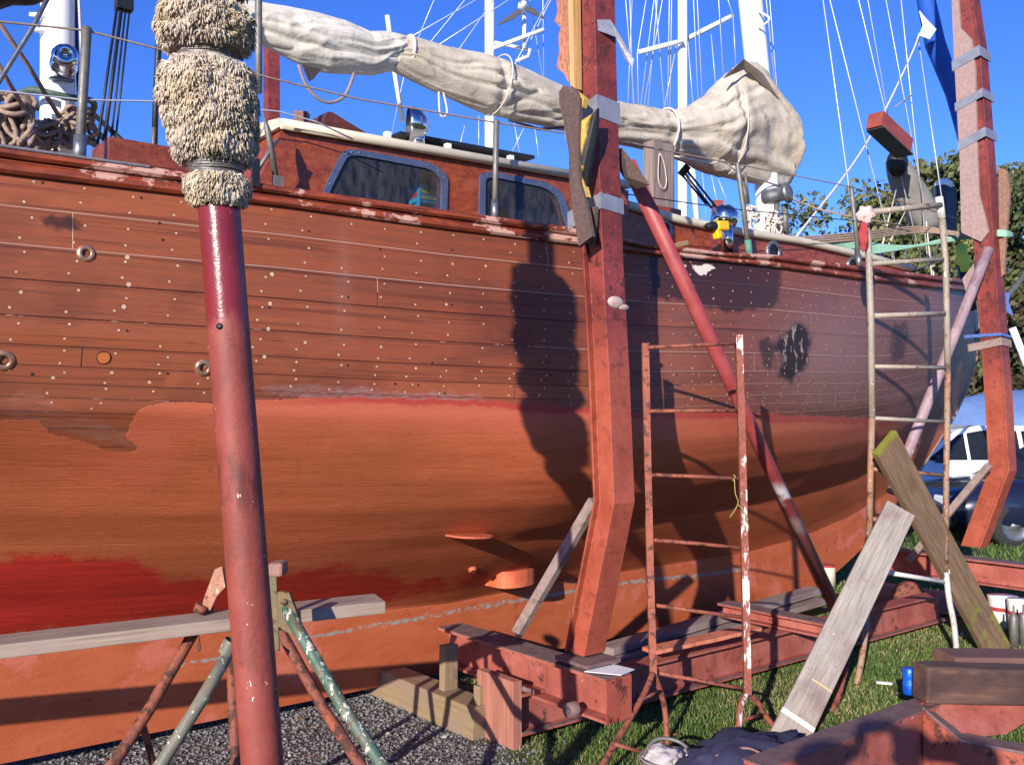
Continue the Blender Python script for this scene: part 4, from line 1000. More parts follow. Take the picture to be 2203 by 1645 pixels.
M_under2 = M_plain('faded_underlay', srgb(156,118,98), .95, 0, .4, 50, 1.0)
def crank_post(name, corner, s_list, prof, mat, par=CR):
    """profile swept along the pixel corner line; each corner point has its own station"""
    rings = []
    for (px, py), s in zip(corner, s_list):
        c = PS(px, py, s); rings.append([c + DV*a + NV*b for a, b in prof])
    m = MB(); m.loft(rings, 0, False, True, True); return m.build(name, mat, par, bevel=.003)
PROF = [(0,0),(.138,0),(.138,-.012),(.086,-.012),(.086,-.125),(.138,-.125),(.138,-.137),(-.004,-.137),(-.004,-.125),(.030,-.125),(.030,-.088),(0,-.088)]
K1 = [(1279,-420),(1279,-5),(1284,200),(1297,560),(1310,800),(1321,1083),(1256,1412)]
P1 = crank_post('post', K1, [3.12]*7, PROF, M_post)
def on_post(px_w, py, dn=0, k=K1, s=3.12):
    f = curve([(b, a) for a, b in k]); return PS(f(py) + px_w, py, s) + NV*dn
def band(y0, y1, y2, y3, wl, lift=.004, k=K1, s=3.12, mat=M_tape, par=None, name='tape', w_s=.142, dl_s=None):
    """tape wound over the outer face and the side: y0,y1 at the corner, y2,y3 where it ends left"""
    m = MB(); f = curve([(b, a) for a, b in k]); c0, c1 = PS(f(y0), y0, s), PS(f(y1), y1, s)
    o = NV*lift - DV*(dl_s or lift); back = -NV*wl
    d0 = Vector((0,0,PS(f(y2), y2, s).z - c0.z)); d1 = Vector((0,0,PS(f(y3), y3, s).z - c1.z)); R_ = DV*(w_s+lift*2)
    up = [c0 + R_ + NV*lift - Vector((0,0,.012)), c0 + o, c0 + back*.5 + o + d0*.5, c0 + back + o + d0]; dn_ = [c1 + R_ + NV*lift - Vector((0,0,.012)), c1 + o, c1 + back*.5 + o + d1*.5, c1 + back + o + d1]
    upi = [p - o*1.0 for p in up]; dni = [p - o*1.0 for p in dn_]
    m.loft([up, dn_], 0, False, False); m.loft([upi, dni], 0, False, False)
    return m.build(name, mat, par or P1)
band(203,252,232,282,.235); band(414,448,440,480,.235)
m = MB()
m.prism([PS(1280,44,3.13)+NV*.008, PS(1310,44,3.2)+NV*.008, PS(1322,62,3.24)+NV*.01, PS(1363,128,3.26), PS(1360,148,3.25), PS(1342,124,3.24), PS(1322,82,3.22)+NV*.01, PS(1280,66,3.13)+NV*.008], NV*.002)
m.build('tape', M_tape, P1)
# carpet, underlay and foam pads taped between post and hull
def sheet(name, pts, n_off, th, mat, par=None, s=3.05, wob=.006):
    m = MB(); P = [PS(x, y, s) + NV*0 + Vector((random.uniform(-wob, wob), random.uniform(-wob, wob), 0)) for x, y in pts]
    k = len(P); m.prism(P, DV*th); return m.build(name, mat, par or P1)
def ragged(a, b, k=14, amp=6):
    return [(lerp(a[0], b[0], i/k) + random.uniform(-amp, amp), lerp(a[1], b[1], i/k)) for i in range(k+1)]
sheet('underlay', ragged((1190,-30),(1204,90),8,4) + ragged((1202,92),(1196,150),5,3) + ragged((1206,152),(1232,195),5,3) + [(1232,190),(1222,-30)], 0, .05, M_under, s=3.10)
m = MB(); m.prism([PS(1221,-40,3.08), PS(1232,-40,3.08), PS(1236,190,3.08), PS(1227,182,3.08)], DV*.05); m.build('batten', M_palewood, P1)
sheet('carpet_pad', [(1201,198),(1214,184),(1233,190),(1248,212),(1243,300),(1244,390),(1256,420),(1262,452),(1276,508),(1246,530),(1236,470),(1226,400),(1222,330),(1212,262),(1203,226)], 0, .02, M_carpet, s=3.00)
sheet('carpet_pad', [(1246,452),(1282,444),(1278,514),(1270,530),(1258,520)], 0, .02, M_carpet, s=3.08)
sheet('foam_pad', [(1230,188),(1258,212),(1252,232),(1234,240)] , 0, .03, M_foam, s=3.02)
sheet('foam_pad', ragged((1269,246),(1252,330),7,3) + ragged((1247,340),(1252,390),5,2) + [(1264,424),(1246,400),(1244,330),(1248,262)], 0, .03, M_foam, s=3.02)
sheet('carpet_pad', [(1283,232),(1272,250),(1262,300),(1252,345),(1250,392),(1262,400),(1268,360),(1282,300),(1285,260)], 0, .015, M_black, s=3.03)
m = MB(); m.prism([PS(1338,318,3.3), PS(1372,362,3.38), PS(1398,398,3.4), PS(1378,404,3.4), PS(1352,382,3.34), PS(1340,360,3.3)], -NV*.03); m.build('carpet_pad', M_carpet, P1)
M_putty = M_plain('dried_putty', srgb(196,168,158), .9, 0, .25, 30, .8)
m = MB(); c = on_post(0, 648) + DV*.07; m.ball(c + NV*.0, .055, .03, .012, 12, 6, 0, (DV, Vector((0,0,1)), NV)); m.ball(c + DV*.05 - Vector((0,0,.02)), .04, .016, .012, 12, 6, 0, (DV, Vector((0,0,1)), NV)); m.build('putty_smear', M_putty, P1)
# foot of the post and the crossbeam
def ibeam(p, q, h, w, tf=.012, tw=.01, up=Vector((0,0,1))):
    """I section, p..q is the axis of the top face"""
    m = MB(); t = (q-p).normalized(); x = t.cross(up).normalized(); u = x.cross(t)
    for c0, hh, ww in ((-tf/2, tf, w), (-h/2, h-2*tf, tw), (-h+tf/2, tf, w)):
        o = u*c0; a = [p + o + x*sx*ww/2 + u*sy*hh/2 for sx, sy in ((-1,-1),(1,-1),(1,1),(-1,1))]; b = [r + (q-p) for r in a]
        m.add(a + b, [(0,1,2,3),(7,6,5,4),(4,5,1,0),(5,6,2,1),(6,7,3,2),(7,4,0,3)])
    return m
cb_out = PS(1304,1436,3.06) + DV*.075; cb_in = PS(944,1356,3.06) + DV*.075; zt = .43
cb_out.z = zt; cb_in.z = zt
cb_out = cb_out + NV*.0
cbm = ibeam(cb_in, cb_out, .20, .16, .014); CB = cbm.build('crossbeam', M_redsteel2, CR)
m = MB(); x_ = (cb_out - cb_in).normalized(); m.box((cb_in+cb_out)/2 + Vector((0,0,.003)), cb_out-cb_in, DV*.166, (0,0,.004)); m.build('beam_top', M_flange, CB)
m = MB(); m.box(cb_out + x_*.005 - Vector((0,0,.1)), x_*.008, DV*.16, (0,0,.2)); m.build('end_plate', M_redsteel, CB)
m = MB(); m.box(PS(1262,1416,3.16) - Vector((0,0,.0)), NV*.24, DV*.22, (0,0,.016)); m.build('foot_plate', M_flange, CB)
m = MB(); c = Vector((*(cb_out - x_*.03).xy, zt+.012)); m.prism([c - DV*.09 - NV*.1, c + DV*.1 - NV*.16, c + DV*.12 + NV*.02, c + NV*.05], (0,0,.0025)); m.build('paper_scrap', M_white, None, None, 'white scrap of paper lying by the foot of the cranked steel post', 'paper')
m = MB(); c = PS(1238,1523,3.02); m.lathe(c, -DV, [(.034,0),(.034,.05),(.012,.05),(.012,.0)], 18); m.build('roller', M_flange, CB)
m = MB(); c = PS(1100,1473,2.99); m.lathe(c, NV + DV*.1, [(.016,0),(.018,.08),(.012,.1),(.012,.15)], 10); m.build('bolt', M_flange, CB)
# longitudinal rail
r0 = PZ(1108,1578,.05); r1 = PZ(2030,1330,.06); rn = PZ(1531,1466,.06).dot(NV)
ra = W(2.98, rn - .03, .262); rb = W(7.15, rn - .03, .262)
RL = ibeam(ra, rb, .205, .13, .014).build('rail', M_redsteel2, CR)
m = MB(); m.box((ra+rb)/2 - Vector((0,0,.189)) + NV*.058, rb-ra, NV*.024, (0,0,.004)); m.build('rail_flange', M_flange, RL)
ibeam(W(2.9, -6.2, .262), W(7.15, -6.2, .262), .205, .13).build('rail', M_redsteel2, CR)
m = MB(); m.box(W(2.955, rn-.12, .165), DV*.05, NV*.30, (0,0,.33)); m.build('packing_block', M_wood('pink_block', srgb(150,92,76), srgb(184,124,104), None, 1, .8, 2), CR)
# brace timbers and pipes of the posts
m = MB(); m.bar(PN(1278,1078,-3.42), PN(1112,1362,-3.95), .036, .055, NV); m.build('brace', M_greywood, CR)
def pipe_mat():
    t = NT('red_pipe'); o = t.tc(); z = t.xyz(o)[2]; n = t.noise(o, 7, 5, .6); f = t.noise(o, 45, 4, .6)
    c = t.mix(t.rng(n, .35, .65, 0, 1), srgb(140,54,54), srgb(162,72,72))
    c = t.mix(t.step(t.math('ADD', z, t.math('MULTIPLY', n, .3)), 1.22, 1.0), c, srgb(150,84,82))
    w = t.math('MULTIPLY', t.step(t.math('ABSOLUTE', t.math('SUBTRACT', z, 1.135)), .10, .02), t.step(n, .35, .5)); c = t.mix(w, c, srgb(226,218,216))
    w = t.math('MULTIPLY', t.step(t.math('ABSOLUTE', t.math('SUBTRACT', z, .93)), .08, .02), .5); c = t.mix(w, c, srgb(206,180,180))
    c = t.mix(t.step(t.noise(o, 26, 4, .7), .70, .72), c, srgb(216,190,186)); c = t.mix(t.step(f, .66, .72), c, srgb(96,44,40))
    return t.out(c, .5, 0, f, .3, .003)
a, b = PN(1352,352,-3.36), PN(1796,1302,-3.70)
m = MB(); m.tube([a, a.lerp(b, .5), b], .040, 18); m.build('brace', pipe_mat(), CR)
# second post with its crossbeam and braces, further along
K2 = [(2070,-400),(2092,-5),(2108,102),(2123,306),(2143,601),(2162,854),(2171,1013),(2109,1178)]
S2 = 7.95
PROF2 = [(0,0),(.138,0),(.138,-.012),(.086,-.012),(.086,-.15),(.138,-.15),(.138,-.162),(-.004,-.162),(-.004,-.15),(-.002,-.15),(-.002,-.024),(.012,-.024),(.012,-.012),(0,-.012)]
P2 = crank_post('post', K2, [S2]*8, PROF2, M_post)
f2 = curve([(b_, a_) for a_, b_ in K2])
for y0, y1, dl in ((100,122,22),(192,210,22),(275,295,24)): band(y0, y1, y0+dl*.8, y1+dl*.8, .235, .012, K2, S2, par=P2, dl_s=.036)
m = MB(); P = [PS(x, y, S2-.03) for x, y in [(2046,-30),(2060,-30),(2066,60),(2090,85),(2098,150),(2102,330),(2106,420),(2120,470),(2126,500),(2110,520),(2068,500),(2064,330),(2052,120)]]; m.prism(P, DV*.025); m.build('carpet_pad', M_carpet2, P2)
m = MB(); P = [PS(x, y, S2+.05) for x, y in [(2120,380),(2126,500),(2130,560),(2110,640),(2085,652),(2070,600),(2100,560),(2110,500)]]; m.prism(P, DV*.03); m.build('carpet_pad', M_carpet2, P2)
m = MB(); P = [PS(x, y, S2+.1) for x, y in [(2148,360),(2165,366),(2172,410),(2168,470),(2164,500),(2160,590),(2150,598)]]; m.prism(P, DV*.03); m.build('carpet_pad', M_under2, P2)
band(726,742,737,753,.27,.012,K2,S2,mat=M_greywood,par=P2,name='packing_strip')
M_btape = M_plain('blue_tape', srgb(84,110,176), .5, 0, .2, 20)
band(716,722,716,723,.30,.014,K2,S2,mat=M_btape,par=P2)
m = MB(); m.prism([PS(x, y, S2+.16) for x, y in ((2150,625),(2172,630),(2170,650),(2180,680),(2168,672),(2150,645))], DV*.004); m.build('tape', M_btape, P2)
zc2 = .42; c_in = W(S2+.09, -4.9, zc2); c_out = W(S2+.09, -2.9, zc2)
C2 = ibeam(c_in, c_out, .2, .16, .014).build('crossbeam', M_redsteel2, CR)
m = MB(); m.box((c_in+c_out)/2 + Vector((0,0,.003)), c_out-c_in, DV*.166, (0,0,.004)); m.build('beam_top', M_flange, C2)
a, b = PS(2132,535,S2-.02) - NV*.02, PN(1948,985,-3.95); c = b + (b-a)*.16
M_gpipe = M_paint('grey_pipe', srgb(164,140,144), srgb(146,118,124), srgb(120,84,80), 8, .6, srgb(220,212,208), .66, .66)
m = MB(); m.tube([a, a.lerp(b, .5), b, c], .042, 16); m.build('brace', M_gpipe, CR)
m = MB(); m.tube([b + (b-a)*.0, b + (b-a)*.05], .044, 16); m.build('brace_collar', M_black, CR)
m = MB(); m.bar(PN(2128,1000,-3.62), PN(1955,1205,-4.35), .045, .055, NV); m.build('brace', M_greywood, CR)
# crossbeam between the two, packing timbers, chock wheel
c3a, c3b = W(5.2, -4.22, .352), W(5.2, -3.40, .352)
C3 = ibeam(c3a, c3b, .085, .13, .012).build('crossbeam', M_redsteel2, CR)
m = MB(); m.box((c3a+c3b)/2 + Vector((0,0,.003)), c3b-c3a, DV*.136, (0,0,.004)); m.build('beam_top', M_flange, C3)
# posts on the far side of the boat
for s_ in (3.12, S2):
    m = MB(); b0 = W(s_+.07, 2*NC+3.35, .4); b1 = W(s_+.07, 2*NC+3.1, 1.2); b2 = W(s_+.07, 2*NC+3.35, 3.9); m.tube([b0, b1, b2], .07, 4, 0, True, False, False); m.build('post', M_post, CR)
a = PN(585,420,-6.2); b = PN(584,60,-6.2); m = MB(); m.bar(a, b, .085, .085, NV); m.build('post', M_post, CR)
M_pack = M_wood('packing_wood', srgb(100,84,78), srgb(158,138,130), srgb(140,122,120), 1, .85)
def plank(name, a, b, w, h, mat, label, cat, up=(0,0,1), bevel=.004, group=None, parent=None, twist=None):
    a, b = Vector(a), Vector(b); L_ = (b-a).length; m = MB(); k = 10
    rg = []
    for i in range(k+1):
        x = L_*i/k; ww = w/2*(1 + random.uniform(-.012, .012)); hh = h/2*(1 + random.uniform(-.02, .02)); z = random.uniform(-.0015, .0015)
        rg.append([Vector((x, -ww, -hh+z)), Vector((x, ww, -hh+z)), Vector((x, ww, hh+z)), Vector((x, -ww, hh+z))])
    m.loft(rg, 0, False, True, True)
    M_ = frame(a, b-a, up)
    return m.build(name, mat, parent, M_, label, cat, group, None, bevel)
plank('packing_timber', PN(1302,1398,-4.3), PN(1756,1268,-4.42), .14, .045, M_pack, 'long grey packing timber lying along the keel above the rail', 'timber')
plank('packing_timber', PN(1310,1420,-4.25), PN(1760,1290,-4.36), .17, .04, M_pack, 'lower grey packing timber under the long one beside the keel', 'timber')
plank('painted_plank', PZ(1395,1400,.33), PZ(1628,1349,.37), .12, .022, M_paint('orange_plank', srgb(196,108,78), srgb(206,126,96), None, 7, .6), 'short orange painted plank lying along the cradle rail', 'plank')
M_yellowwood = M_wood('yellow_sleeper', srgb(128,104,74), srgb(160,136,100), srgb(132,112,94), 1, .85)
plank('sleeper', W(2.93, -5.2, .08), W(2.93, -3.90, .08), .16, .16, M_yellowwood, 'pale yellow timber sleeper lying across the gravel under the keel', 'timber')
plank('packing_post', Vector((*PS(965,1500,2.95).xy, .16)), Vector((*PS(965,1500,2.95).xy, .40)), .09, .05, M_yellowwood, 'upright pale block propping the inner end of the crossbeam', 'timber', NV)
plank('packing_post', Vector((*PS(1040,1530,2.95).xy, .16)), Vector((*PS(1040,1530,2.95).xy, .255)), .09, .05, M_yellowwood, 'thin offcut lying on the pale sleeper below the crossbeam', 'timber', NV)
plank('sleeper', W(7.6, -4.6, .1), W(7.6, -3.3, .1), .16, .16, M_pack, 'dark timber sleeper on the grass below the far crossbeam', 'timber')
m = MB(); c = PZ(1955,1285,.16); m.lathe(c, NV*.8 - DV*.5, [(.02,.05),(.10,.05),(.13,.03),(.13,-.03),(.1,-.05),(.02,-.05)], 24); WH = m.build('trolley_wheel', M_rust, None, None, 'small rusty trolley wheel lying on the rail near the grey ladder', 'wheel')
# ================================================================== fleece-wrapped prop pole
def pole_mat():
    t = NT('prop_pole'); o = t.tc(); z = t.xyz(o)[2]; n = t.noise(o, 8, 5, .6); f = t.noise(o, 70, 4, .65); s = t.noise(t.map(o, (1,1,.3)), 22, 5, .65)
    lowc = t.mix(t.rng(n, .35, .65, 0, 1), srgb(132,56,47), srgb(148,72,60)); upc = t.mix(t.rng(n, .35, .65, 0, 1), srgb(110,30,34), srgb(126,38,40))
    e = t.math('ADD', z, t.math('MULTIPLY', t.math('SUBTRACT', s, .5), .12)); k = t.step(e, 1.835, 1.895)
    c = t.mix(k, lowc, upc)
    c = t.mix(t.math('MULTIPLY', t.step(t.math('ABSOLUTE', t.math('SUBTRACT', z, 1.48)), .11, .02), t.step(s, .45, .6)), c, srgb(96,42,34))
    c = t.mix(t.math('MULTIPLY', t.math('MULTIPLY', t.step(t.noise(t.map(o, (1,1,.4)), 11, 7, .7), .50, .64), t.math('SUBTRACT', 1, k)), .55), c, srgb(104,48,38))
    c = t.mix(t.math('MULTIPLY', t.step(f, .58, .68), .5), c, srgb(104,44,42)); c = t.mix(t.step(t.noise(o, 48, 3, .7), .71, .73), c, srgb(226,190,176))
    c = t.mix(t.step(t.noise(t.map(o, (1.6,1.6,.5)), 19, 5, .7), .665, .68), c, srgb(232,208,190))
    c = t.mix(t.step(t.noise(o, 27, 3, .6), .72, .75), c, srgb(70,30,28))
    return t.out(c, t.mix(k, (.62,.62,.62,1), (.27,.27,.27,1)), 0, f, .4, .003)
YP = 2.3
pp = lambda px, py: PY(px, py, YP)
f_c = curve([(-700,350),(0,436),(430,470),(845,498),(1100,518),(1597,561),(1645,565)]); f_cc = lambda y: f_c(y)
FP = thing('prop_pole', Vector((*pp(580,1900).xy, 0)), 'red steel pole wrapped in shaggy fleece at its top, standing nearest on the left', 'prop pole')
m = MB(); bt = pp(561,1597); tp = pp(470,430); dr_ = (bt-tp); dr_ = dr_*(1/ dr_.z); foot = bt + dr_*(0 - bt.z); top = bt + dr_*(3.6 - bt.z)
m.tube([foot, bt, tp, top], .0495, 40); m.build('pole', pole_mat(), FP)
m = MB(); cc = tp + dr_*(pp(486,706).z - tp.z); 
q = PY(486,706,YP); m.lathe(q + Vector((.0,-.0475,0)), (0,-1,0), [(.008,0),(.008,.003),(0,.003)], 12); m.build('bolt', M_black, FP)
m = MB(); m.lathe(foot, (0,0,1), [(.14,0),(.14,.012),(.055,.012),(.055,.03)], 20); m.build('base_plate', M_flange, FP)
# lumpy sleeve: radius by height, pixel widths of the bulges
AX = lambda z: bt + dr_*(z - bt.z)
prof = [(-460,70),(-420,100),(-300,108),(-180,96),(-120,104),(-60,98),(-15,92),(4,72),(16,86),(45,104),(90,104),(108,84),(118,62),(134,66),(150,90),(185,104),(230,106),(270,98),(300,88),(335,84),(350,60),(372,56),(380,58),(386,64),(405,63),(428,56),(436,46)]
zz = [PY(f_c(y), y, YP).z for y, _ in prof]; rr = [w/FPX*YP for _, w in prof]
zs_ = zz[::-1]; rs_ = rr[::-1]
def fl_r(z, a):
    r = float(np.interp(z, zs_, rs_))
    w_ = .035*mnoise.noise(Vector((math.cos(a)*1.3, math.sin(a)*1.3, z*3+2))) + .012*mnoise.noise(Vector((math.cos(a)*4, math.sin(a)*4, z*9)))
    gr = abs(math.sin((z + w_)*math.pi/.052 + .8*math.sin(a*2)))
    return r*(1.03 - .13*(1-gr)**2.2)*(1 + .13*mnoise.noise(Vector((math.cos(a)*1.5, math.sin(a)*1.5, z*7))) + .08*mnoise.noise(Vector((math.cos(a)*3, math.sin(a)*3, z*24+9))))
def fleece_mat():
    t = NT('fleece'); o = t.tc(); n = t.noise(o, 9, 5, .6); v = t.attr('rnd')
    c = t.mix(v, srgb(150,130,116), srgb(216,200,174)); c = t.mix(t.rng(n, .48, .68, 0, .6), c, srgb(190,166,126)); c = t.mix(t.rng(n, .45, .32, 0, .55), c, srgb(164,146,140))
    return t.out(c, .95, 0, t.noise(o, 240, 3), .4, .003, .15, **{'Sheen Weight': .3})
M_fleece = fleece_mat()
V = []; F = []; Q = []
n_z, n_a = 260, 56
z_lo, z_hi = zs_[0], zs_[-1]
for i in range(n_z+1):
    z = lerp(z_lo, z_hi, i/n_z); c = AX(z)
    for j in range(n_a):
        a = 2*math.pi*j/n_a; r = fl_r(z, a)*.93; V.append((c.x + r*math.cos(a), c.y + r*math.sin(a), z)); Q.append(.1)  # skin beneath the tufts coloured darker, standing in for deep shadow
for i in range(n_z):
    for j in range(n_a): F.append((i*n_a+j, i*n_a+(j+1) % n_a, (i+1)*n_a+(j+1) % n_a, (i+1)*n_a+j))
wraps = [(PY(0,y0,YP).z, PY(0,y1,YP).z) for y0, y1 in ((4,-14),(136,112),(380,347))]
tuft = 0
while tuft < 25000:
    z = lerp(z_lo, z_hi, random.random()**1.5); a = random.uniform(0, 2*math.pi)
    if math.sin(a) > .35 and random.random() < .75: continue
    tuft += 1
    if any(lo < z < hi for lo, hi in wraps): continue
    c = AX(z); r = fl_r(z, a)*.93; out = Vector((math.cos(a), math.sin(a), 0)); tan = Vector((-math.sin(a), math.cos(a), 0))
    h = random.uniform(.010, .020); w = random.uniform(.0015, .0024); fx = mnoise.noise(Vector((math.cos(a)*3, math.sin(a)*3, z*16))); fz = mnoise.noise(Vector((math.cos(a)*3+7, math.sin(a)*3, z*16))); dirv = (out*random.uniform(.45, .9) + tan*(1.5*fx + random.gauss(0, .32)) + Vector((0,0,1.4*fz - .55 + random.gauss(0, .32)))).normalized()
    p = c + out*r; e1 = p + dirv*h*.6; e2 = p + (dirv*.8 + Vector((0,0,-.5))).normalized()*h; x = dirv.orthogonal().normalized(); y = dirv.cross(x); o_ = len(V); v = min(1, max(0, random.gauss(.62, .25)))
    for q, ww in ((p - dirv*.003, w*.9), (e1, w*1.15), (e2, w*.6)):
        for k in range(3): 
            an = 2.094*k; V.append(tuple(q + (x*math.cos(an) + y*math.sin(an))*ww)); Q.append(v)
    for b_ in (0, 3):
        for k in range(3): F.append((o_+b_+k, o_+b_+(k+1) % 3, o_+b_+3+(k+1) % 3, o_+b_+3+k))
    F.append((o_+6, o_+7, o_+8))
me = bpy.data.meshes.new('fleece'); Lf = FP.location; me.from_pydata([(x-Lf.x, y-Lf.y, z-Lf.z) for x, y, z in V], [], F); me.materials.append(M_fleece)
at = me.attributes.new('rnd', 'FLOAT', 'POINT'); at.data.foreach_set('value', np.array(Q, np.float32)); me.polygons.foreach_set('use_smooth', [True]*len(F)); me.update()
FL = bpy.data.objects.new('fleece', me); COL.objects.link(FL); FL.parent = FP
M_wirewrap = M_plain('wrap_wire', srgb(150,144,140), .4, .6, .3, 60, .3)
for lo, hi in wraps:
    m = MB(); k = int((hi-lo)/.0035); 
    for i in range(k):
        z = lerp(lo, hi, (i+.5)/k); c = AX(z); tx, ty = random.gauss(0, .03), random.gauss(.04, .03); r0 = float(np.interp(z, zs_, rs_))*1.0
        m.tube([c + Vector((math.cos(a)*r0, math.sin(a)*r0, r0*(tx*math.cos(a)+ty*math.sin(a)))) for a in np.linspace(0, 6.283, 31)[:-1]], .0021, 5, 0, True, True)
    m.build('wire_wrap', M_wirewrap, FP)

# ================================================================== ladders (scaffold trestle frames)
M_rustlad = M_paint('ladder_rust', srgb(156,84,62), srgb(138,74,58), srgb(100,54,40), 9, .7, srgb(214,176,150), .69, .53, .5)
def ladder_white():
    t = NT('paint_splashed_rust'); o = t.tc(); n = t.noise(t.map(o, (1,1,.35)), 14, 6, .7); f = t.noise(o, 50, 4, .6); x = t.xyz(t.tc('Normal'))[0]
    c = t.mix(t.rng(f, .35, .65, 0, 1), srgb(150,78,60), srgb(112,60,46)); c = t.mix(t.step(t.math('ADD', n, t.math('MULTIPLY', x, .10)), .53, .57), c, srgb(216,204,196))
    return t.out(c, .7, 0, t.math('ADD', f, n), .5, .003)
M_rustwhite = ladder_white()
YL = 4.72
L1 = thing('trestle_ladder', PZ(1500,1590,0), 'rusty ladder trestle with splayed feet standing on the grass before the hull', 'ladder')
def stile(name, pts, w, mat, par, Y, square=True):
    P = [PY(px, py, yy) for (px, py), yy in zip(pts, Y)]; m = MB()
    if square:
        rg = []
        for i, p in enumerate(P):
            rg.append([p + Vector((sx*w/2, sy*w/2, 0)) for sx, sy in ((-1,-1),(1,-1),(1,1),(-1,1))])
        m.loft(rg, 0, False, True, True)
    else: m.tube(P, w/2, 12)
    return m.build(name, mat, par)
stile('stile', [(1388,738),(1393,1000),(1399,1250),(1405,1450)], .034, M_rustlad, L1, [4.78,4.75,4.72,4.7])
stile('stile', [(1589,720),(1597,1000),(1604,1300),(1608,1492)], .034, M_rustwhite, L1, [4.83,4.8,4.77,4.75])
for a, b in [((1394,747),(1582,738)),((1398,884),(1584,883)),((1401,1021),(1588,1029)),((1404,1161),(1592,1178)),((1408,1301),(1597,1327)),((1412,1446),(1600,1481))]:
    m = MB(); A_, B_ = PY(*a, 4.74), PY(*b, 4.79); m.tube([A_, A_.lerp(B_, .5) + Vector((0,0,random.uniform(-.003,.003))), B_], .0095, 10); m.build('rung', M_rustlad, L1)
def leg(pts, Ys, r, mat, par): 
    m = MB(); m.tube(catmull([PY(px, py, y) for (px, py), y in zip(pts, Ys)], 5), r, 10); return m.build('leg', mat, par)
leg([(1404,1448),(1392,1478),(1370,1520),(1306,1628),(1265,1700)], [4.68,4.62,4.52,4.28,4.12], .0145, M_rustlad, L1)
leg([(1408,1450),(1422,1490),(1431,1530),(1436,1600)], [4.72,4.76,4.78,4.76], .0145, M_rustlad, L1)
leg([(1605,1492),(1594,1515),(1590,1550),(1583,1618)], [4.74,4.70,4.66,4.62], .0145, M_rustwhite, L1)
leg([(1611,1492),(1630,1510),(1648,1540),(1692,1596)], [4.78,4.82,4.84,4.84], .0145, M_rustlad, L1)
for a, b, ya, yb in [((1382,1502),(1424,1484),4.56,4.76),((1316,1598),(1400,1622),4.32,4.4),((1594,1548),(1640,1536),4.66,4.83)]:
    m = MB(); m.tube([PY(*a, ya), PY(*b, yb)], .009, 8); m.build('leg_brace', M_rustlad, L1)
M_twine = M_plain('green_twine', srgb(160,156,84), .9, 0, .3, 60)
tw = thing('twine', PY(1580,1028,4.77), 'knotted scrap of green twine hanging from a rung of the rusty ladder', 'twine')
m = MB(); c = PY(1579,1028,4.77); m.tube([c + Vector((.012*math.sin(a*3)*.3, .016*math.cos(a), .016*math.sin(a))) for a in np.linspace(0, 12.56, 40)], .0025, 6); m.build('knot', M_twine, tw)
m = MB(); m.tube(catmull([PY(1580,1032,4.75), PY(1582,1060,4.74), PY(1588,1080,4.74), PY(1580,1098,4.74), PY(1570,1112,4.74)], 5), .0025, 6); m.tube(catmull([PY(1588,1085,4.74), PY(1600,1100,4.74), PY(1612,1138,4.74)], 5), .0025, 6); m.build('loose_end', M_twine, tw)

M_grlad = M_paint('ladder_grey', srgb(146,136,122), srgb(164,150,134), srgb(150,96,66), 7, .55, srgb(226,222,216), .64, .60, .3)
M_rustpipe = M_paint('ladder_brown', srgb(164,118,88), srgb(150,130,112), srgb(140,80,54), 9, .6, srgb(220,210,200), .66, .55, .3)
M_lwhite = M_paint('ladder_white', srgb(226,222,216), srgb(206,200,192), srgb(150,96,70), 9, .5, srgb(170,70,60), .74, .66, .3)
L2 = thing('trestle_ladder', PZ(1960,1430,0), 'tall grey pipe ladder trestle with white splashed feet standing near the bow', 'ladder')
def pipe(name, pts, Ys, r, mat, par=L2):
    m = MB(); m.tube([PY(px, py, y) for (px, py), y in zip(pts, Ys)], r, 12); return m.build(name, mat, par)
pipe('stile', [(1860,470),(1868,520),(1874,700),(1876,900)], [6.1]*4, .0215, M_grlad); pipe('stile', [(1876,895),(1873,1010),(1870,1160)], [6.1,6.1,6.08], .0205, M_rustpipe)
pipe('stile', [(2020,424),(2026,470)], [6.3,6.3], .026, M_lwhite); pipe('stile', [(2026,465),(2034,560),(2037,680),(2039,800)], [6.3]*4, .0205, M_grlad); pipe('stile', [(2039,795),(2036,1010),(2034,1230)], [6.3,6.28,6.26], .0195, M_rustpipe)
for a, b, mt, r in [((1874,456),(2024,441),M_grlad,.020),((1875,567),(2028,558),M_grlad,.016),((1880,679),(2032,674),M_grlad,.016),((1880,788),(2034,791),M_grlad,.014),((1880,899),(2030,907),M_grlad,.013),((1876,1008),(2030,1022),M_rustpipe,.013),((1876,1116),(2030,1137),M_rustpipe,.014),((1880,1226),(2032,1251),M_lwhite,.015)]:
    m = MB(); m.tube([PY(*a, 6.1), PY(*b, 6.28)], r, 10); m.build('rung', mt, L2)
for pts, ys, mt in [([(2034,1222),(2042,1290),(2052,1340),(2058,1402)],[6.26,6.3,6.35,6.42],M_lwhite),([(2036,1226),(2052,1270),(2085,1335),(2122,1402)],[6.28,6.4,6.5,6.56],M_lwhite),([(1870,1155),(1866,1300),(1858,1390),(1843,1472)],[6.08,5.95,5.85,5.76],M_rustpipe),([(1868,1158),(1846,1300),(1815,1450),(1792,1534)],[6.06,5.7,5.4,5.26],M_rust)]:
    m = MB(); m.tube(catmull([PY(px, py, y) for (px, py), y in zip(pts, ys)], 4), .019, 10); m.build('leg', mt, L2)
M_pink = M_plain('pink_cloth', srgb(220,178,172), .9, 0, .15, 14, .5); M_redcl = M_plain('red_cloth', srgb(170,60,64), .9, 0, .3, 20, .6)
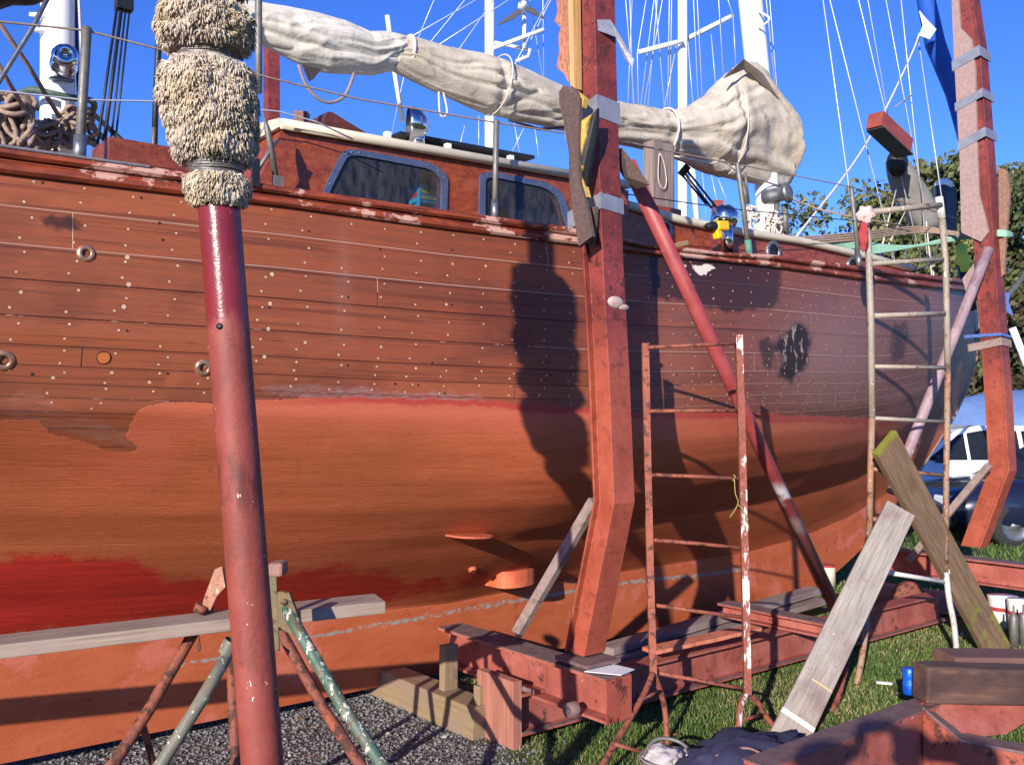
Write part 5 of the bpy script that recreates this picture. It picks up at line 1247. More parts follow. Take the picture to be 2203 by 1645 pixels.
def cloth(name, c, rx, ry, rz, mat, label, cat, seed=0, amp=.25, axes=None, flat=False):
    m = MB(); nu, nv = 36, 22; rings = []; c = Vector(c); X, Y_, Z = axes or (Vector((1,0,0)), Vector((0,1,0)), Vector((0,0,1)))
    for i in range(nv+1):
        a = -math.pi/2 + math.pi*i/nv; ring = []
        for j in range(nu):
            b = 2*math.pi*j/nu; d = Vector((math.cos(a)*math.cos(b), math.cos(a)*math.sin(b), math.sin(a)))
            k = 1 + amp*(mnoise.noise(d*1.6 + Vector((seed,0,0))) + .6*mnoise.noise(d*4 + Vector((seed,3,0)))) - amp*.5*abs(mnoise.noise(d*3 + Vector((0,seed,0))))
            p = X*d.x*rx*k + Y_*d.y*ry*k + Z*d.z*rz*k; ring.append(c + p)
        rings.append(ring)
    m.loft(rings, 0, True); return m.build(name, mat, None, None, label, cat)
cloth('rag', PY(1862,462,6.05), .055, .04, .06, M_pink, 'pale pink rag draped over the top left corner of the grey ladder', 'rag', 2, .35)
cloth('glove', PY(1858,508,6.05), .03, .03, .09, M_redcl, 'dull red work glove hanging beside the top of the grey ladder', 'glove', 5, .3)
hv_ = thing('boat_hook', PY(2075,560,9.0), 'black boat hook with a yellow top leaning at the bow by the far post', 'pole')
m = MB(); m.tube([PN(2066,530,-4.6), PN(2078,590,-4.5)], .055, 10); m.build('yellow_sleeve', M_plain('hi_vis', srgb(216,222,70), .7, 0, .1, 20), hv_)
m = MB(); m.tube([PN(2070,575,-4.55), PN(2082,625,-4.45), PN(2090,665,-4.4)], .05, 10); m.build('shaft', M_black, hv_)

# ================================================================== sawhorse trestle and plank at the left
M_gtube = M_paint('green_tube', srgb(58,92,72), srgb(84,104,90), srgb(120,92,64), 9, .5, srgb(190,182,166), .56, .60, .4)
M_gtube2 = M_paint('grey_green_tube', srgb(104,104,92), srgb(128,122,104), srgb(130,98,66), 8, .4, srgb(206,200,186), .62, .6, .3)
M_hinge = M_paint('hinge_plate', srgb(126,98,62), srgb(104,92,60), srgb(96,62,40), 12, .6, None, 1, .55, .4)
YT = 3.15
SH = thing('trestle', PZ(520,1900,0), 'rusty and green tube trestle on splayed legs behind the red pole', 'trestle')
def leg2(name, pts, Ys, r, mat): 
    P = [PY(px, py, y) for (px, py), y in zip(pts, Ys)]
    d = P[-1] - P[-2]; P.append(P[-1] + d*((.0 - P[-1].z)/d.z)); m = MB(); m.tube(P, r, 12); return m.build(name, mat, SH)
leg2('leg', [(452,1300),(408,1375),(318,1530),(243,1645)], [3.52,3.47,3.32,3.22], .0205, M_rust)
leg2('leg', [(494,1400),(430,1510),(345,1645)], [3.27,3.17,3.07], .0215, M_gtube2)
leg2('leg', [(497,1410),(502,1540),(508,1645)], [3.57,3.52,3.47], .0185, M_rust)
leg2('leg', [(590,1330),(612,1372),(700,1530),(776,1645)], [3.57,3.57,3.52,3.47], .0205, M_rust)
leg2('leg', [(614,1305),(655,1378),(735,1515),(822,1645)], [3.32,3.27,3.17,3.07], .0215, M_gtube)
m = MB(); m.tube([PY(302,1545, 3.30), PY(316,1590, 3.34), PY(330,1645, 3.38), PY(338,1680, 3.42)], .013, 10); m.build('leg_brace', M_rust, SH)
m = MB(); m.prism([PY(x, y, 3.47) for x, y in ((478,1218),(462,1224),(440,1282),(434,1304),(452,1312),(466,1282),(484,1262))], (0,.02,0)); m.build('head_plate', M_paint('head_rust', srgb(158,106,80), srgb(176,120,96), srgb(110,60,40), 10, .6, srgb(206,180,150), .62), SH)
m = MB(); m.tube([PY(436,1300, 3.47), PY(428,1316, 3.47)], .024, 12); m.build('collar', M_rust, SH)
m = MB(); m.prism([PY(x, y, 3.30) for x, y in ((596,1275),(600,1272),(622,1274),(640,1322),(648,1345),(634,1370),(598,1348))], (0,.025,0)); m.build('hinge_plate', M_hinge, SH, bevel=.002)
m = MB(); m.lathe(PY(612,1294, 3.30), (0,-1,0), [(.012,0),(.012,.004),(.008,.009),(0,.010)], 14); m.build('rivet', M_hinge, SH)
m = MB(); m.bar(PY(586,1240, 3.37), PY(592,1400, 3.37), .03, .012, (0,1,0)); m.build('head_bar', M_hinge, SH)
m = MB(); m.box(PY(598,1222, 3.42), Vector((.055,0,0)), Vector((0,.09,0)), (0,0,.05)); m.build('stop_block', M_plain('pinkish_block', srgb(150,110,98), .8, 0, .3, 20, .4), SH, bevel=.012)
m = MB(); m.lathe(PY(494,1388, 3.26), PY(494,1400, 3.27)-PY(520,1350, 3.27), [(.026,-.02),(.028,0),(.026,.03)], 14); m.build('collar', M_gtube2, SH)
m = MB(); 
for y0, y1, w in ((1372,1378,.003),(1380,1400,.008)):
    m.tube([PY(429 + w*300*math.cos(a), (y0+y1)/2 + (y1-y0)/2*math.sin(a), 3.20) for a in np.linspace(0, 6.283, 17)[:-1]], .0016, 5, 0, True, True)
m.tube([PY(428,1366, 3.20), PY(429,1374, 3.20)], .0014, 5); m.build('chain', M_black, SH)
M_plankw = M_wood('weathered_plank', srgb(124,104,90), srgb(172,150,132), srgb(152,132,120), 1.1, .85, 0, .6)
pa, pb = PY(-260,1420,3.08), PY(818,1296,3.70); pa = pb + (pa-pb)*1.75
plank('scaffold_plank', pa, pb, .17, .046, M_plankw, 'weathered grey scaffold plank resting on the tube trestle alongside the keel', 'plank')
# ================================================================== planks on the right
M_gplank = M_wood('paint_stained_plank', srgb(140,122,112), srgb(180,160,148), srgb(164,146,138), .8, .85, 0, .4)
def gplank_mat():
    t = NT('paint_stained_plank'); o = t.tc(); x, y, z = t.xyz(o)
    g = t.noise(t.map(o, (2,30,30)), 1.8, 6, .6, .3); g2 = t.noise(t.map(o, (4,110,110)), 1.5, 4); b = t.noise(o, 5, 5, .6)
    c = t.mix(t.rng(g, .3, .7, 0, 1), srgb(138,127,116), srgb(176,163,150)); c = t.mix(t.rng(g2, .5, .3, 0, .5), c, srgb(110,92,84)); c = t.mix(t.rng(b, .52, .68, 0, .7), c, srgb(126,104,98))
    nz = t.math('MULTIPLY', t.math('SUBTRACT', t.noise(o, 40, 3), .5), .006)
    def strip(at, w, col, c, k=1): return t.mix(t.math('MULTIPLY', t.step(t.math('ABSOLUTE', t.math('SUBTRACT', t.math('ADD', x, nz), at)), w+.002, w), k), c, col)
    c = strip(.13, .013, srgb(236,232,226), c); c = t.mix(t.math('MULTIPLY', t.step(t.math('ABSOLUTE', t.math('SUBTRACT', x, .38)), .006, .003), t.step(y, .03, .02)), c, srgb(226,180,120))
    v = t.voro(o, 34); low = t.math('MULTIPLY', t.step(x, .7, .5), t.step(x, .2, .3))
    c = t.mix(t.math('MULTIPLY', t.step(t.math('ADD', v, t.math('MULTIPLY', t.noise(o, 9), .3)), .27, .22), low), c, srgb(70,64,84))
    c = t.mix(t.step(t.noise(o, 30, 4, .7), .70, .72), c, srgb(226,218,210)); c = t.mix(t.step(t.noise(t.map(o, (1,1,1), (7,3,1)), 24, 3, .6), .72, .74), c, srgb(84,112,170))
    return t.out(c, .85, 0, t.math('ADD', g, g2), .4, .004)
ga, gb = PY(1692,1596,4.62), PY(1936,1096,5.72)
plank('scaffold_plank', ga, gb, .175, .045, gplank_mat(), 'grey paint stained plank with a white band leaning up against the grey ladder', 'plank', up=(-.2,-1,.25))
def moss_mat():
    t = NT('mossy_plank'); o = t.tc(); x, y, z = t.xyz(o); g = t.noise(t.map(o, (2,26,26)), 1.8, 6, .62, .4); g2 = t.noise(t.map(o, (5,110,110)), 1.4, 4); n = t.noise(o, 9, 6, .65)
    c = t.mix(t.rng(g, .3, .7, 0, 1), srgb(92,70,52), srgb(140,110,82)); c = t.mix(t.rng(g2, .5, .3, 0, .6), c, srgb(60,44,36)); c = t.mix(t.rng(n, .5, .7, 0, .5), c, srgb(112,84,70))
    k = t.math('MAXIMUM', t.step(t.math('ADD', x, t.math('MULTIPLY', n, -.03)), .02, .0), t.math('MULTIPLY', t.step(x, 1.30, 1.6), t.step(n, .48, .60)))
    c = t.mix(k, c, t.mix(n, srgb(88,92,26), srgb(140,136,44))); return t.out(c, .9, 0, t.math('ADD', g, t.math('MULTIPLY', g2, .8)), .6, .006)
ma, mb_ = PY(1902,950,5.95), PY(2152,1412,6.62)
plank('scaffold_plank', ma, mb_, .225, .045, moss_mat(), 'brown plank with a mossy green upper end leaning through the grey ladder', 'plank', up=(.2,-1,.35))

# ================================================================== beams, baulks and litter in the right foreground
FB = thing('steel_frame', PZ(1850,1640,0), 'low red steel frame lying in the right foreground under two timber baulks', 'steel frame')
zt = .30; a, b = PZ(1600,1634,zt), PZ(1978,1501,zt)
d_ = (b-a).normalized(); nrm_ = Vector((d_.y, -d_.x, 0))
ibeam(a + nrm_*.06, b + nrm_*.06, .3, .12, .014, .06).build('frame_rail', M_redsteel2, FB)
m = MB(); m.box((a+b)/2 + nrm_*.055 + Vector((0,0,.003)), b-a, nrm_*.126, (0,0,.004)); m.build('rail_top', M_flange, FB)
g0, g1, g2_, g3 = PZ(1978,1503,zt), PZ(2066,1588,.16), PZ(2400,1650,.16), PZ(2400,1490,zt)
m = MB(); A_ = [g0 + nrm_*.02, PZ(2070,1584,.17), PZ(2215,1615,.17), PY(2203,1560,4.4), PY(2300,1500,4.6), PY(2100,1500,4.45)]
v0, v1, v2, v3 = PY(1980,1512,4.42), PY(2068,1588,4.30), PY(2165,1578,4.36), PY(2320,1480,4.6)
m.prism([v0, v1, v2, v3, PY(2100,1490,4.5)], Vector((.0,.03,0))); m.build('gusset', M_redsteel2, FB)
w0, w1, w2, w3 = PY(1985,1520,4.36), PY(2068,1590,4.24), PY(2150,1606,4.18), PY(2330,1640,4.0)
m = MB(); top_ = [w0, w1, w2, w3]; wd = Vector((.05,.10,0)); rings = [[p, p + wd, p + wd - Vector((0,0,.012)), p - Vector((0,0,.012))] for p in top_]; m.loft(rings, 0, False, True, True); m.build('frame_flange', M_flange, FB)
m = MB(); rings = [[p - Vector((0,0,.013)), p + Vector((.02,.03,-.013)), Vector((p.x+.02, p.y+.03, .0)), Vector((p.x, p.y, .0))] for p in top_]; m.loft(rings, 0, False, True, True); m.build('frame_web', M_redsteel, FB)
M_baulk = M_wood('dark_baulk', srgb(72,46,38), srgb(126,92,74), srgb(62,42,42), .7, .85, 0, .8, .52)
M_baulk2 = M_wood('pink_baulk', srgb(92,60,52), srgb(140,100,86), srgb(104,72,66), .7, .85, 0, .7, .5)
plank('timber_baulk', PY(1978,1466,4.42), PY(2560,1478,4.60), .13, .165, M_baulk, 'dark stained timber baulk with a split end, nearer of two on the red frame', 'timber', bevel=.012)
plank('timber_baulk', PY(2030,1424,4.75), PY(2560,1432,4.9), .2, .10, M_baulk2, 'flatter reddish timber baulk lying just behind the dark stained one', 'timber', bevel=.008)
tin = thing('paint_tin', PZ(1960,1500,0), 'crumpled bright blue tin standing at the end of the dark baulk', 'tin')
m = MB(); m.lathe(PY(1958,1492,4.62), (0,.05,1), [(.030,0),(.034,.005),(.034,.055),(.031,.07),(.034,.085),(.034,.12),(.03,.125),(.0,.122)], 20); m.build('tin_body', M_plain('tin_blue', srgb(20,96,214), .3, .2, .3, 25, .6), tin)
m = MB(); c = PZ(1902,1468,.02); m.box(c, Vector((.085,-.03,0)), Vector((.01,.03,0)), (0,0,.012)); m.build('plastic_strip', M_white, None, None, 'white plastic strip lying alone on the grass right of the grey plank', 'strip', bevel=.003)
jk = cloth('jacket', PZ(1590,1640,.12), .36, .2, .10, M_plain('navy_cloth', srgb(48,48,78), .95, 0, .25, 10, .6), 'crumpled dark navy jacket lying at the end of the red frame', 'jacket', 4, .42, (d_, nrm_, Vector((0,0,1))))
m = MB(); m.tube(catmull([PZ(1540,1626,.20), PZ(1600,1608,.225), PZ(1640,1622,.22), PZ(1660,1650,.20)], 6), .006, 6); m.build('hem', M_plain('hem_tan', srgb(140,110,104), .9), jk)
bk = thing('bucket', PZ(1440,1660,0), 'grey bucket of rags at the bottom edge by the rusty ladder feet', 'bucket')
c = PZ(1440,1650,.10); m = MB(); m.lathe(Vector((c.x, c.y, 0)), (0,0,1), [(.0,.002),(.10,.0),(.125,.14),(.132,.145),(.128,.15),(.118,.14),(.10,.06),(0,.05)], 28); m.build('bucket_body', M_plain('bucket_grey', srgb(150,140,136), .6, 0, .2, 10), bk)
m = MB(); m.tube(catmull([Vector((c.x-.12, c.y, .14)), Vector((c.x-.05, c.y+.06, .2)), Vector((c.x+.06, c.y+.05, .19)), Vector((c.x+.12, c.y-.04, .13))], 6), .009, 8); m.build('bucket_handle', M_galv, bk)
cloth('rag', (c.x-.02, c.y+.01, .14), .09, .08, .05, M_plain('grey_rag', srgb(182,172,172), .95, 0, .2, 14, .5), 'crumpled pale grey rag lying in the bucket', 'rag', 9, .4)
cloth('rag', (c.x+.09, c.y+.09, .11), .08, .05, .03, M_plain('white_rag', srgb(226,224,226), .95, 0, .1, 14, .4), 'white rag hanging over the right rim of the bucket', 'rag', 12, .4)
m = MB(); p = PZ(1572,1612,.05); m.box(p, Vector((.11,-.02,0)), Vector((.02,.06,0)), (0,0,.10)); m.build('small_carton', M_plain('deep_blue_card', srgb(20,50,130), .6, 0, .3, 20), None, None, 'small deep blue carton on the grass behind the navy jacket', 'carton', bevel=.004)
tn = thing('tin_can', PN(1790,1300,-4.0), 'small cream and red tin standing on the crossbeam at the foot of the red pipe', 'tin')
c = Vector((*PN(1783,1300,-4.05).xy, .38)); m = MB(); m.lathe(c, (0,0,1), [(.0,0),(.05,0),(.05,.13),(.047,.135)], 18); m.build('tin_body', M_cream, tn)
m = MB(); m.lathe(c + Vector((0,0,.134)), (0,0,1), [(.051,0),(.051,.012),(0,.013)], 18); m.build('tin_lid', M_redcl, tn)
# white paint containers beyond the mossy plank
for i, (px, py, sx, sy, h, lab) in enumerate([(2158,1330,.22,.2,.24,'white plastic paint pail with red band, left of the pair by the far crossbeam'),(2192,1345,.16,.16,.26,'white plastic tub with red trim at the right edge below the far crossbeam')]):
    c = PZ(px, py+22, 0); p_ = thing('paint_pail', c, lab, 'pail', 'paint pails on the grass'); m = MB(); m.lathe(c, (0,0,1), [(0,.0),(sx*.42,0),(sx*.48,h),(sx*.5,h+.01),(0,h+.012)], 22); m.build('pail_body', M_white, p_)
    m = MB(); m.lathe(c + Vector((0,0,h*.6)), (0,0,1), [(sx*.465,0),(sx*.475,.03)], 22); m.build('pail_band', M_redcl, p_)
for px, py, lab in [(2182,1395,'grey sealant tube standing left of another on the grass'),(2203,1392,'grey sealant tube standing at the right edge of the picture')]:
    c = PZ(px, py, 0); m = MB(); m.lathe(c, (0,0,1), [(0,0),(.03,0),(.03,.22),(.02,.24),(.008,.25),(.006,.3),(0,.3)], 14); m.build('sealant_tube', M_galv, None, None, lab, 'tube', 'sealant tubes on the grass')
# ================================================================== behind the ketch: other yachts, cars, trees
def yacht(name, px, Y, top_r, label, parts):
    base = PY(px, 885, Y); base.z = 0; o = thing(name, base, label, 'yacht', 'yachts laid up behind the ketch')
    m = MB(); rings = []
    for i in range(13):
        u = i/12; x = lerp(-4.2, 4.6, u); h = 1.35*(1-abs(2*u-1)**2.6)**.8 + .03; z1 = 1.75 + .25*u*u; zk = .55 + .5*abs(2*u-1)**3
        rings.append([base + DV*x + NV*h*a + Vector((0,0,z)) for a, z in ((-1,z1),(-.97,z1-.45),(-.75,z1*.55+zk*.3),(0,zk),(.75,z1*.55+zk*.3),(.97,z1-.45),(1,z1))])
    m.loft(rings, 0, True, False, False); m.loft([[r[0] for r in rings], [r[-1] for r in rings]], 0, False, False)
    m.box(base + Vector((0,0,.45)), DV*1.6, NV*.16, (0,0,.9)); m.build('hull', M_white, o)
    m = MB(); rg = []
    for x, w in ((-2.2,.8),(1.8,.6)): rg.append([base + DV*x + NV*a*w + Vector((0,0,z)) for a, z in ((-1,1.7),(-.9,2.1),(.9,2.1),(1,1.7))])
    m.loft(rg, 0, False, True, True); m.build('cabin', M_white, o)
    m = MB(); t = PY(px-1, -300, Y); b = PY(px, 800, Y); b.z = 1.7; m.tube([b, t], [top_r, top_r*.97], 18); m.build('mast', M_white, o)
    return o
Y1 = yacht('laid_up_yacht', 1054, 15.5, .083, 'white masted yacht carrying a wind generator, beyond the deckhouse', None)
def pline(par, name, pts, Y, r, mat): P_ = [PY(x, y, Y) for x, y in pts]; P_ = ([P_[0] + (P_[0]-P_[1])*2] if name == 'stay' and pts[0][1] == 0 else []) + P_; m = MB(); m.tube(P_, r, 6); return m.build(name, mat, par)
pline(Y1, 'bracket_arm', [(1062,104),(1170,64)], 15.2, .035, M_white); pline(Y1, 'bracket_arm', [(1064,92),(1143,109)], 15.4, .03, M_white)
pline(Y1, 'bracket_brace', [(1110,132),(1136,122),(1140,108)], 15.4, .028, M_white)
wg = MB(); wg.tube([PY(1128,105,15.3), PY(1128,30,15.3)], .032, 10); WG = wg.build('generator_pole', M_white, Y1)
m = MB(); m.ball(PY(1125,15,15.2), .085, .17, .085); m.build('hub', M_white, WG)
for a, b in [((1120,20),(1070,53)),((1131,20),(1172,40)),((1125,8),(1126,-70))]:
    m = MB(); p, q = PY(*a, 15.05), PY(*b, 15.05); x = (q-p).normalized(); w = Vector((-x.z, 0, x.x))
    m.prism([p - w*.02, p + w*.05, p.lerp(q,.35) + w*.07, q + w*.01, q - w*.01, p.lerp(q,.4) - w*.02], (0,.02,0)); m.build('rotor_blade', M_black, WG)
for pts in [[(1140,0),(1168,170)],[(1168,0),(1170,170)],[(1185,0),(1130,110),(1095,180)],[(1105,260),(1120,340)],[(1000,270),(985,330)],[(1030,250),(1030,330)],[(1000,0),(870,160),(840,300)],[(1140,250),(1095,340)],[(1150,270),(1160,340)]]:
    pline(Y1, 'stay', pts, 15.5, .008, M_wire)
Y2 = yacht('laid_up_yacht', 1469, 17, .088, 'white masted yacht with long angled spreaders, seen between the red post and main mast', None)
pline(Y2, 'spreader', [(1374,113),(1470,88)], 16.8, .045, M_white); pline(Y2, 'spreader', [(1470,88),(1577,34)], 17.2, .045, M_white)
pline(Y2, 'boom_end', [(1488,352),(1501,492)], 16.7, .055, M_white)
for pts in [[(1346,0),(1366,240)],[(1355,0),(1363,240)],[(1390,0),(1371,115),(1374,240)],[(1407,0),(1377,240)],[(1414,0),(1393,240)],[(1410,0),(1431,250)],[(1445,0),(1441,240)],[(1492,0),(1502,215)],[(1500,0),(1511,210)],[(1530,75),(1541,200)],[(1546,0),(1556,160)],[(1577,34),(1583,140)],[(1566,0),(1577,34)],[(1385,330),(1398,470)],[(1511,370),(1520,470)],[(1530,375),(1546,450)],[(1545,385),(1567,440)],[(1378,370),(1404,480)],[(1480,90),(1492,240)],[(1425,0),(1385,230)],[(1440,0),(1436,240)],[(1455,100),(1425,250)],[(1350,240),(1360,0)]]:
    pline(Y2, 'stay', pts, 17, .009, M_wire)
pline(BOAT, 'boom_vang', [(1466,362),(1478,372)], 7.6, .05, M_black)
for a, b in [((1468,366),(1531,448)),((1474,362),(1541,446)),((1462,370),(1520,440))]: pline(BOAT, 'vang_line', [a, b], 7.6, .009, M_black)
# ---- cars
def car_paint(name, col, rough=.25): 
    t = NT(name); o = t.tc(); return t.out(t.mix(t.rng(t.noise(o, 3, 5), .4, .7, 0, .25), col, tuple(c*.6 for c in col[:3]) + (1,)), rough, 0, None, **{'Coat Weight': .6})
M_cglass = M_plain('car_glass', (.015,.018,.022,1), .2, 0, .1, 4, .02, .25); M_tyre = M_plain('tyre', (.02,.02,.021,1), .85, 0, .3, 30, .4)
M_lamp = M_plain('lamp_glass', (.75,.76,.78,1), .12, 0, .1, 10); M_trim = M_plain('black_trim', (.025,.025,.028,1), .55)
def car(name, c, heading, col, label, wagon=False, L_=4.3, hs=1.0):
    o = thing(name, c, label, 'car', 'cars parked beyond the bow'); fw = Vector((math.cos(heading), math.sin(heading), 0)); sd = Vector((-fw.y, fw.x, 0)); up = Vector((0,0,1))
    q = lambda x, y, z: c + fw*x + sd*y + up*(z*hs)
    P_ = [(-2.12,.36,.62,.74),(-2.05,.24,.80,.80),(-1.6,.2,.9,.84),(-.9,.2,.92,.85),(0,.2,.92,.86),(.9,.2,.92,.85),(1.3,.2,.90,.84),(1.75,.22,.82,.80),(2.05,.26,.70,.72),(2.14,.36,.58,.62)]
    m = MB(); rings = []
    for x, z0, z1, w in P_:
        zm = z0 + (z1-z0)*.6; rings.append([q(x,-w*.9,z0), q(x,-w*1.0,z0+.12), q(x,-w*1.02,zm), q(x,-w*.93,z1-.03), q(x,-w*.6,z1+.015), q(x,w*.6,z1+.015), q(x,w*.93,z1-.03), q(x,w*1.02,zm), q(x,w,z0+.12), q(x,w*.9,z0)])
    m.loft(rings, 0, True, True, True); m.build('body', car_paint(name+'_paint', col), o)
    G = [(-1.95,.86),(-1.62,1.40),(-1.2,1.43),(0,1.44),(.35,1.38),(1.05,.89)] if wagon else [(-1.55,.88),(-1.0,1.36),(-.6,1.42),(0,1.42),(.35,1.36),(1.05,.89)]
    wdt = lambda z: .80 - (z-.86)*.32
    A_ = [q(x,-wdt(z),z) for x, z in G]; B_ = [q(x,wdt(z),z) for x, z in G]; m = MB(); m.loft([A_, B_], 0, False, False)
    k = len(G); m.add(A_, [tuple(range(k))]); m.add(B_, [tuple(reversed(range(k)))]); m.build('roof', car_paint(name+'_roof', col), o)
    for sg in (-1, 1):
        cab = [(x, z) for x, z in G]
        def inset(x0, x1, nm):
            top = lambda x: float(np.interp(x, [g[0] for g in G], [g[1] for g in G])) - .075
            xs = np.linspace(x0, x1, 8); pts = [q(x, sg*(wdt(max(.95, top(x)))+.006), max(.955, top(x))) for x in xs] + [q(x, sg*(wdt(.93)+.006), .93) for x in xs[::-1]]
            m = MB(); m.prism(pts, sd*sg*.004); m.build(nm, M_cglass, o)
        x0 = G[0][0] + .17; inset(x0, -.62, 'window'); inset(-.55, .22, 'window'); inset(.27, .9, 'window')
        for x in (-1.35, 1.32):
            w_ = MB(); cc = q(x, sg*.74, .30); w_.lathe(cc, sd*sg, [(.19,-.08),(.29,-.08),(.305,-.05),(.305,.07),(.29,.10),(.19,.10)], 26); W_ = w_.build('wheel', M_tyre, o)
            m = MB(); m.lathe(cc + sd*sg*.09, sd*sg, [(.195,.0),(.18,-.02),(.07,-.03),(.05,.0),(0,.0)], 20); m.build('rim', M_dullsteel, W_)
        m = MB(); m.box(q(2.06, sg*.5, .62), fw*.12, sd*.30, up*.13); m.build('headlight', M_lamp, o, bevel=.02)
        m = MB(); m.box(q(-2.03, sg*.6, .70), fw*.12, sd*.2, up*.16); m.build('tail_light', M_redcl, o, bevel=.02)
        m = MB(); m.box(q(.75, sg*.9, .95), fw*.08, sd*.16, up*.11); m.build('wing_mirror', M_trim, o, bevel=.02)
    def slab(x0, z0, x1, z1, nm):
        m = MB(); nrm = (fw*(z0-z1) + up*(x1-x0)); nrm = nrm if nrm.z > 0 else -nrm; nrm.normalize()
        m.prism([q(x0,-wdt(z0)+.08,z0), q(x1,-wdt(z1)+.08,z1), q(x1,wdt(z1)-.08,z1), q(x0,wdt(z0)-.08,z0)], nrm*.006); m.build(nm, M_cglass, o)
    slab(1.0,.93,.39,1.345,'windscreen'); g = G; slab(g[0][0]+.03,.93,g[1][0]-.03,g[1][1]-.05,'rear_window')
    m = MB(); m.box(q(2.12,0,.36), fw*.1, sd*1.5, up*.16); m.build('bumper', M_trim, o, bevel=.03)
    m = MB(); m.box(q(-2.12,0,.4), fw*.1, sd*1.5, up*.16); m.build('bumper', M_trim, o, bevel=.03)
    return o
gc = lambda px, Y: Vector((*PY(px, 900, Y).xy, 0))
car('parked_car', gc(2062, 15.0), R(182), srgb(236,238,240), 'white hatchback parked behind the dark blue car, under the blue tarpaulin', True)
car('parked_car', gc(2318, 12.6), R(182), (.010,.013,.035,1), 'dark blue car parked beyond the far red post', hs=.86)
# ---- boat under a blue tarpaulin
tb = thing('covered_dinghy', gc(2230, 17.6), 'boat on the hard under a taut blue tarpaulin, behind the white hatchback', 'covered boat')
m = MB(); rings = []; c = gc(2230, 17.6)
for i in range(21):
    u = i/20; x = lerp(-1.85, 3.2, u); r = 1.2*(1 - .5*abs(2*u-1)**3); zt_ = 1.98 + .10*math.sin(u*2.5) - .18*(1-min(1, u*5)); ring = []
    for a in np.linspace(-1, 1, 13):
        ring.append(c + Vector((x, a*r, zt_ - .55*abs(a)**1.6 + .04*mnoise.noise(Vector((x*2, a*2, 3))))))
    ring = [c + Vector((x, -r, .9))] + ring + [c + Vector((x, r, .9))]; rings.append(ring)
m.loft(rings, 0, True, True, True); m.build('tarpaulin', M_plain('blue_tarp', srgb(98,126,172), .75, 0, .15, 5, .3), tb)
m = MB(); rings = [[c + Vector((lerp(-1.7,3,i/8), a*1.0*(1-.4*abs(i/4-1)**3), z)) for a, z in ((-1,.95),(-.7,.45),(0,.3),(.7,.45),(1,.95))] for i in range(9)]; m.loft(rings, 0, True, True, True); m.build('dinghy_hull', M_white, tb)
for px0, y0, px1, y1, Y, r, nm, lab in [(2166,640,2215,578,10,.03,'spar','thin grey spar leaning up out of the picture beside the far red post'),(2178,705,2207,778,11,.04,'white_post','white slanting post at the right edge behind the far red post')]:
    a, b = PY(px0, y0, Y), PY(px1, y1, Y); d = b-a; e = (a if a.z < b.z else b); dd = d if d.z < 0 else -d; g_ = e + dd*((0-e.z)/dd.z); t_ = (b if b.z > a.z else a); m = MB(); m.tube([t_, g_], r, 10); m.build(nm, M_white if nm == 'white_post' else M_galv, None, None, lab, 'post')
# ---- trees on the bank
def leaf_mat(name, c1, c2):
    t = NT(name); v = t.attr('rnd'); c = t.mix(v, c1, c2); b = t.bsdf
    return t.out(c, .6, 0, None, spec=.25)
LM = [leaf_mat('leaves_olive', (.045,.06,.02,1), (.21,.21,.075,1)), leaf_mat('leaves_dark', (.03,.045,.02,1), (.12,.145,.055,1)), leaf_mat('leaves_brown', (.035,.03,.016,1), (.12,.095,.045,1))]
M_bark = M_wood('bark', srgb(52,42,36), srgb(94,80,68), None, 1, .95, 2)
def tree(px, Y, ptop, rx, lm, label, name='tree', low=.25, n=5200, seed=0, leaf=.105):
    rnd = random.Random(seed); c = gc(px, Y); H = PY(px, ptop, Y).z; o = thing(name, c, label, 'tree', 'trees on the bank beyond the bow')
    m = MB(); top = c + Vector((0,0,H*.8)); m.tube([c, c + Vector((.15,0,H*.3)), c + Vector((-.1,.1,H*.55)), top], [H*.035, H*.026, H*.018, H*.006], 9)
    tips = []
    for i in range(9):
        a = rnd.uniform(0, 6.28); z = H*rnd.uniform(.3, .7); r = rx*rnd.uniform(.5, .9); p = c + Vector((0,0,z)); e = p + Vector((math.cos(a)*r, math.sin(a)*r, H*rnd.uniform(.05,.25))); m.tube([p, p.lerp(e,.5) + Vector((0,0,.2)), e], [H*.013, H*.009, H*.003], 6); tips.append(e)
    m.build('trunk', M_bark, o)
    V = []; F = []; Q = []; cl = []
    for i in range(46):
        a = rnd.uniform(0, 6.28); w = rnd.random()**.5; z = lerp(low, .95, rnd.random()); env = math.sin(math.pi*min(1, max(0, (z-low+.12)/(1.16-low))))**.6
        cl.append((c + Vector((math.cos(a)*rx*w*env, math.sin(a)*rx*w*env, H*z)), rx*rnd.uniform(.2, .36), rnd.uniform(.0, 1)))
    for i in range(int(n*1.35)):
        p, r, v = cl[rnd.randrange(len(cl))]; d = Vector((rnd.gauss(0,1), rnd.gauss(0,1), rnd.gauss(0,.75))); d = d.normalized()*r*rnd.random()**.4; q = p + d
        s = leaf*rnd.uniform(.5, 1.15); nx = Vector((rnd.gauss(0,1), rnd.gauss(0,1), rnd.gauss(.3,.7))).normalized(); ax = nx.orthogonal().normalized(); ay = nx.cross(ax); k = len(V)
        V += [tuple(b - Vector((*c.xy, 0))) for b in (q - ax*s, q - ay*s*.5, q + ax*s, q + ay*s*.5)]; F.append((k,k+1,k+2,k+3)); Q += [min(1, max(0, .55*v + rnd.uniform(-.1,.5)))]*4
    me = bpy.data.meshes.new('crown'); me.from_pydata(V, [], F); me.materials.append(LM[lm]); at = me.attributes.new('rnd', 'FLOAT', 'POINT'); at.data.foreach_set('value', np.array(Q, np.float32)); me.update()
    k = bpy.data.objects.new('crown', me); COL.objects.link(k); k.parent = o; return o
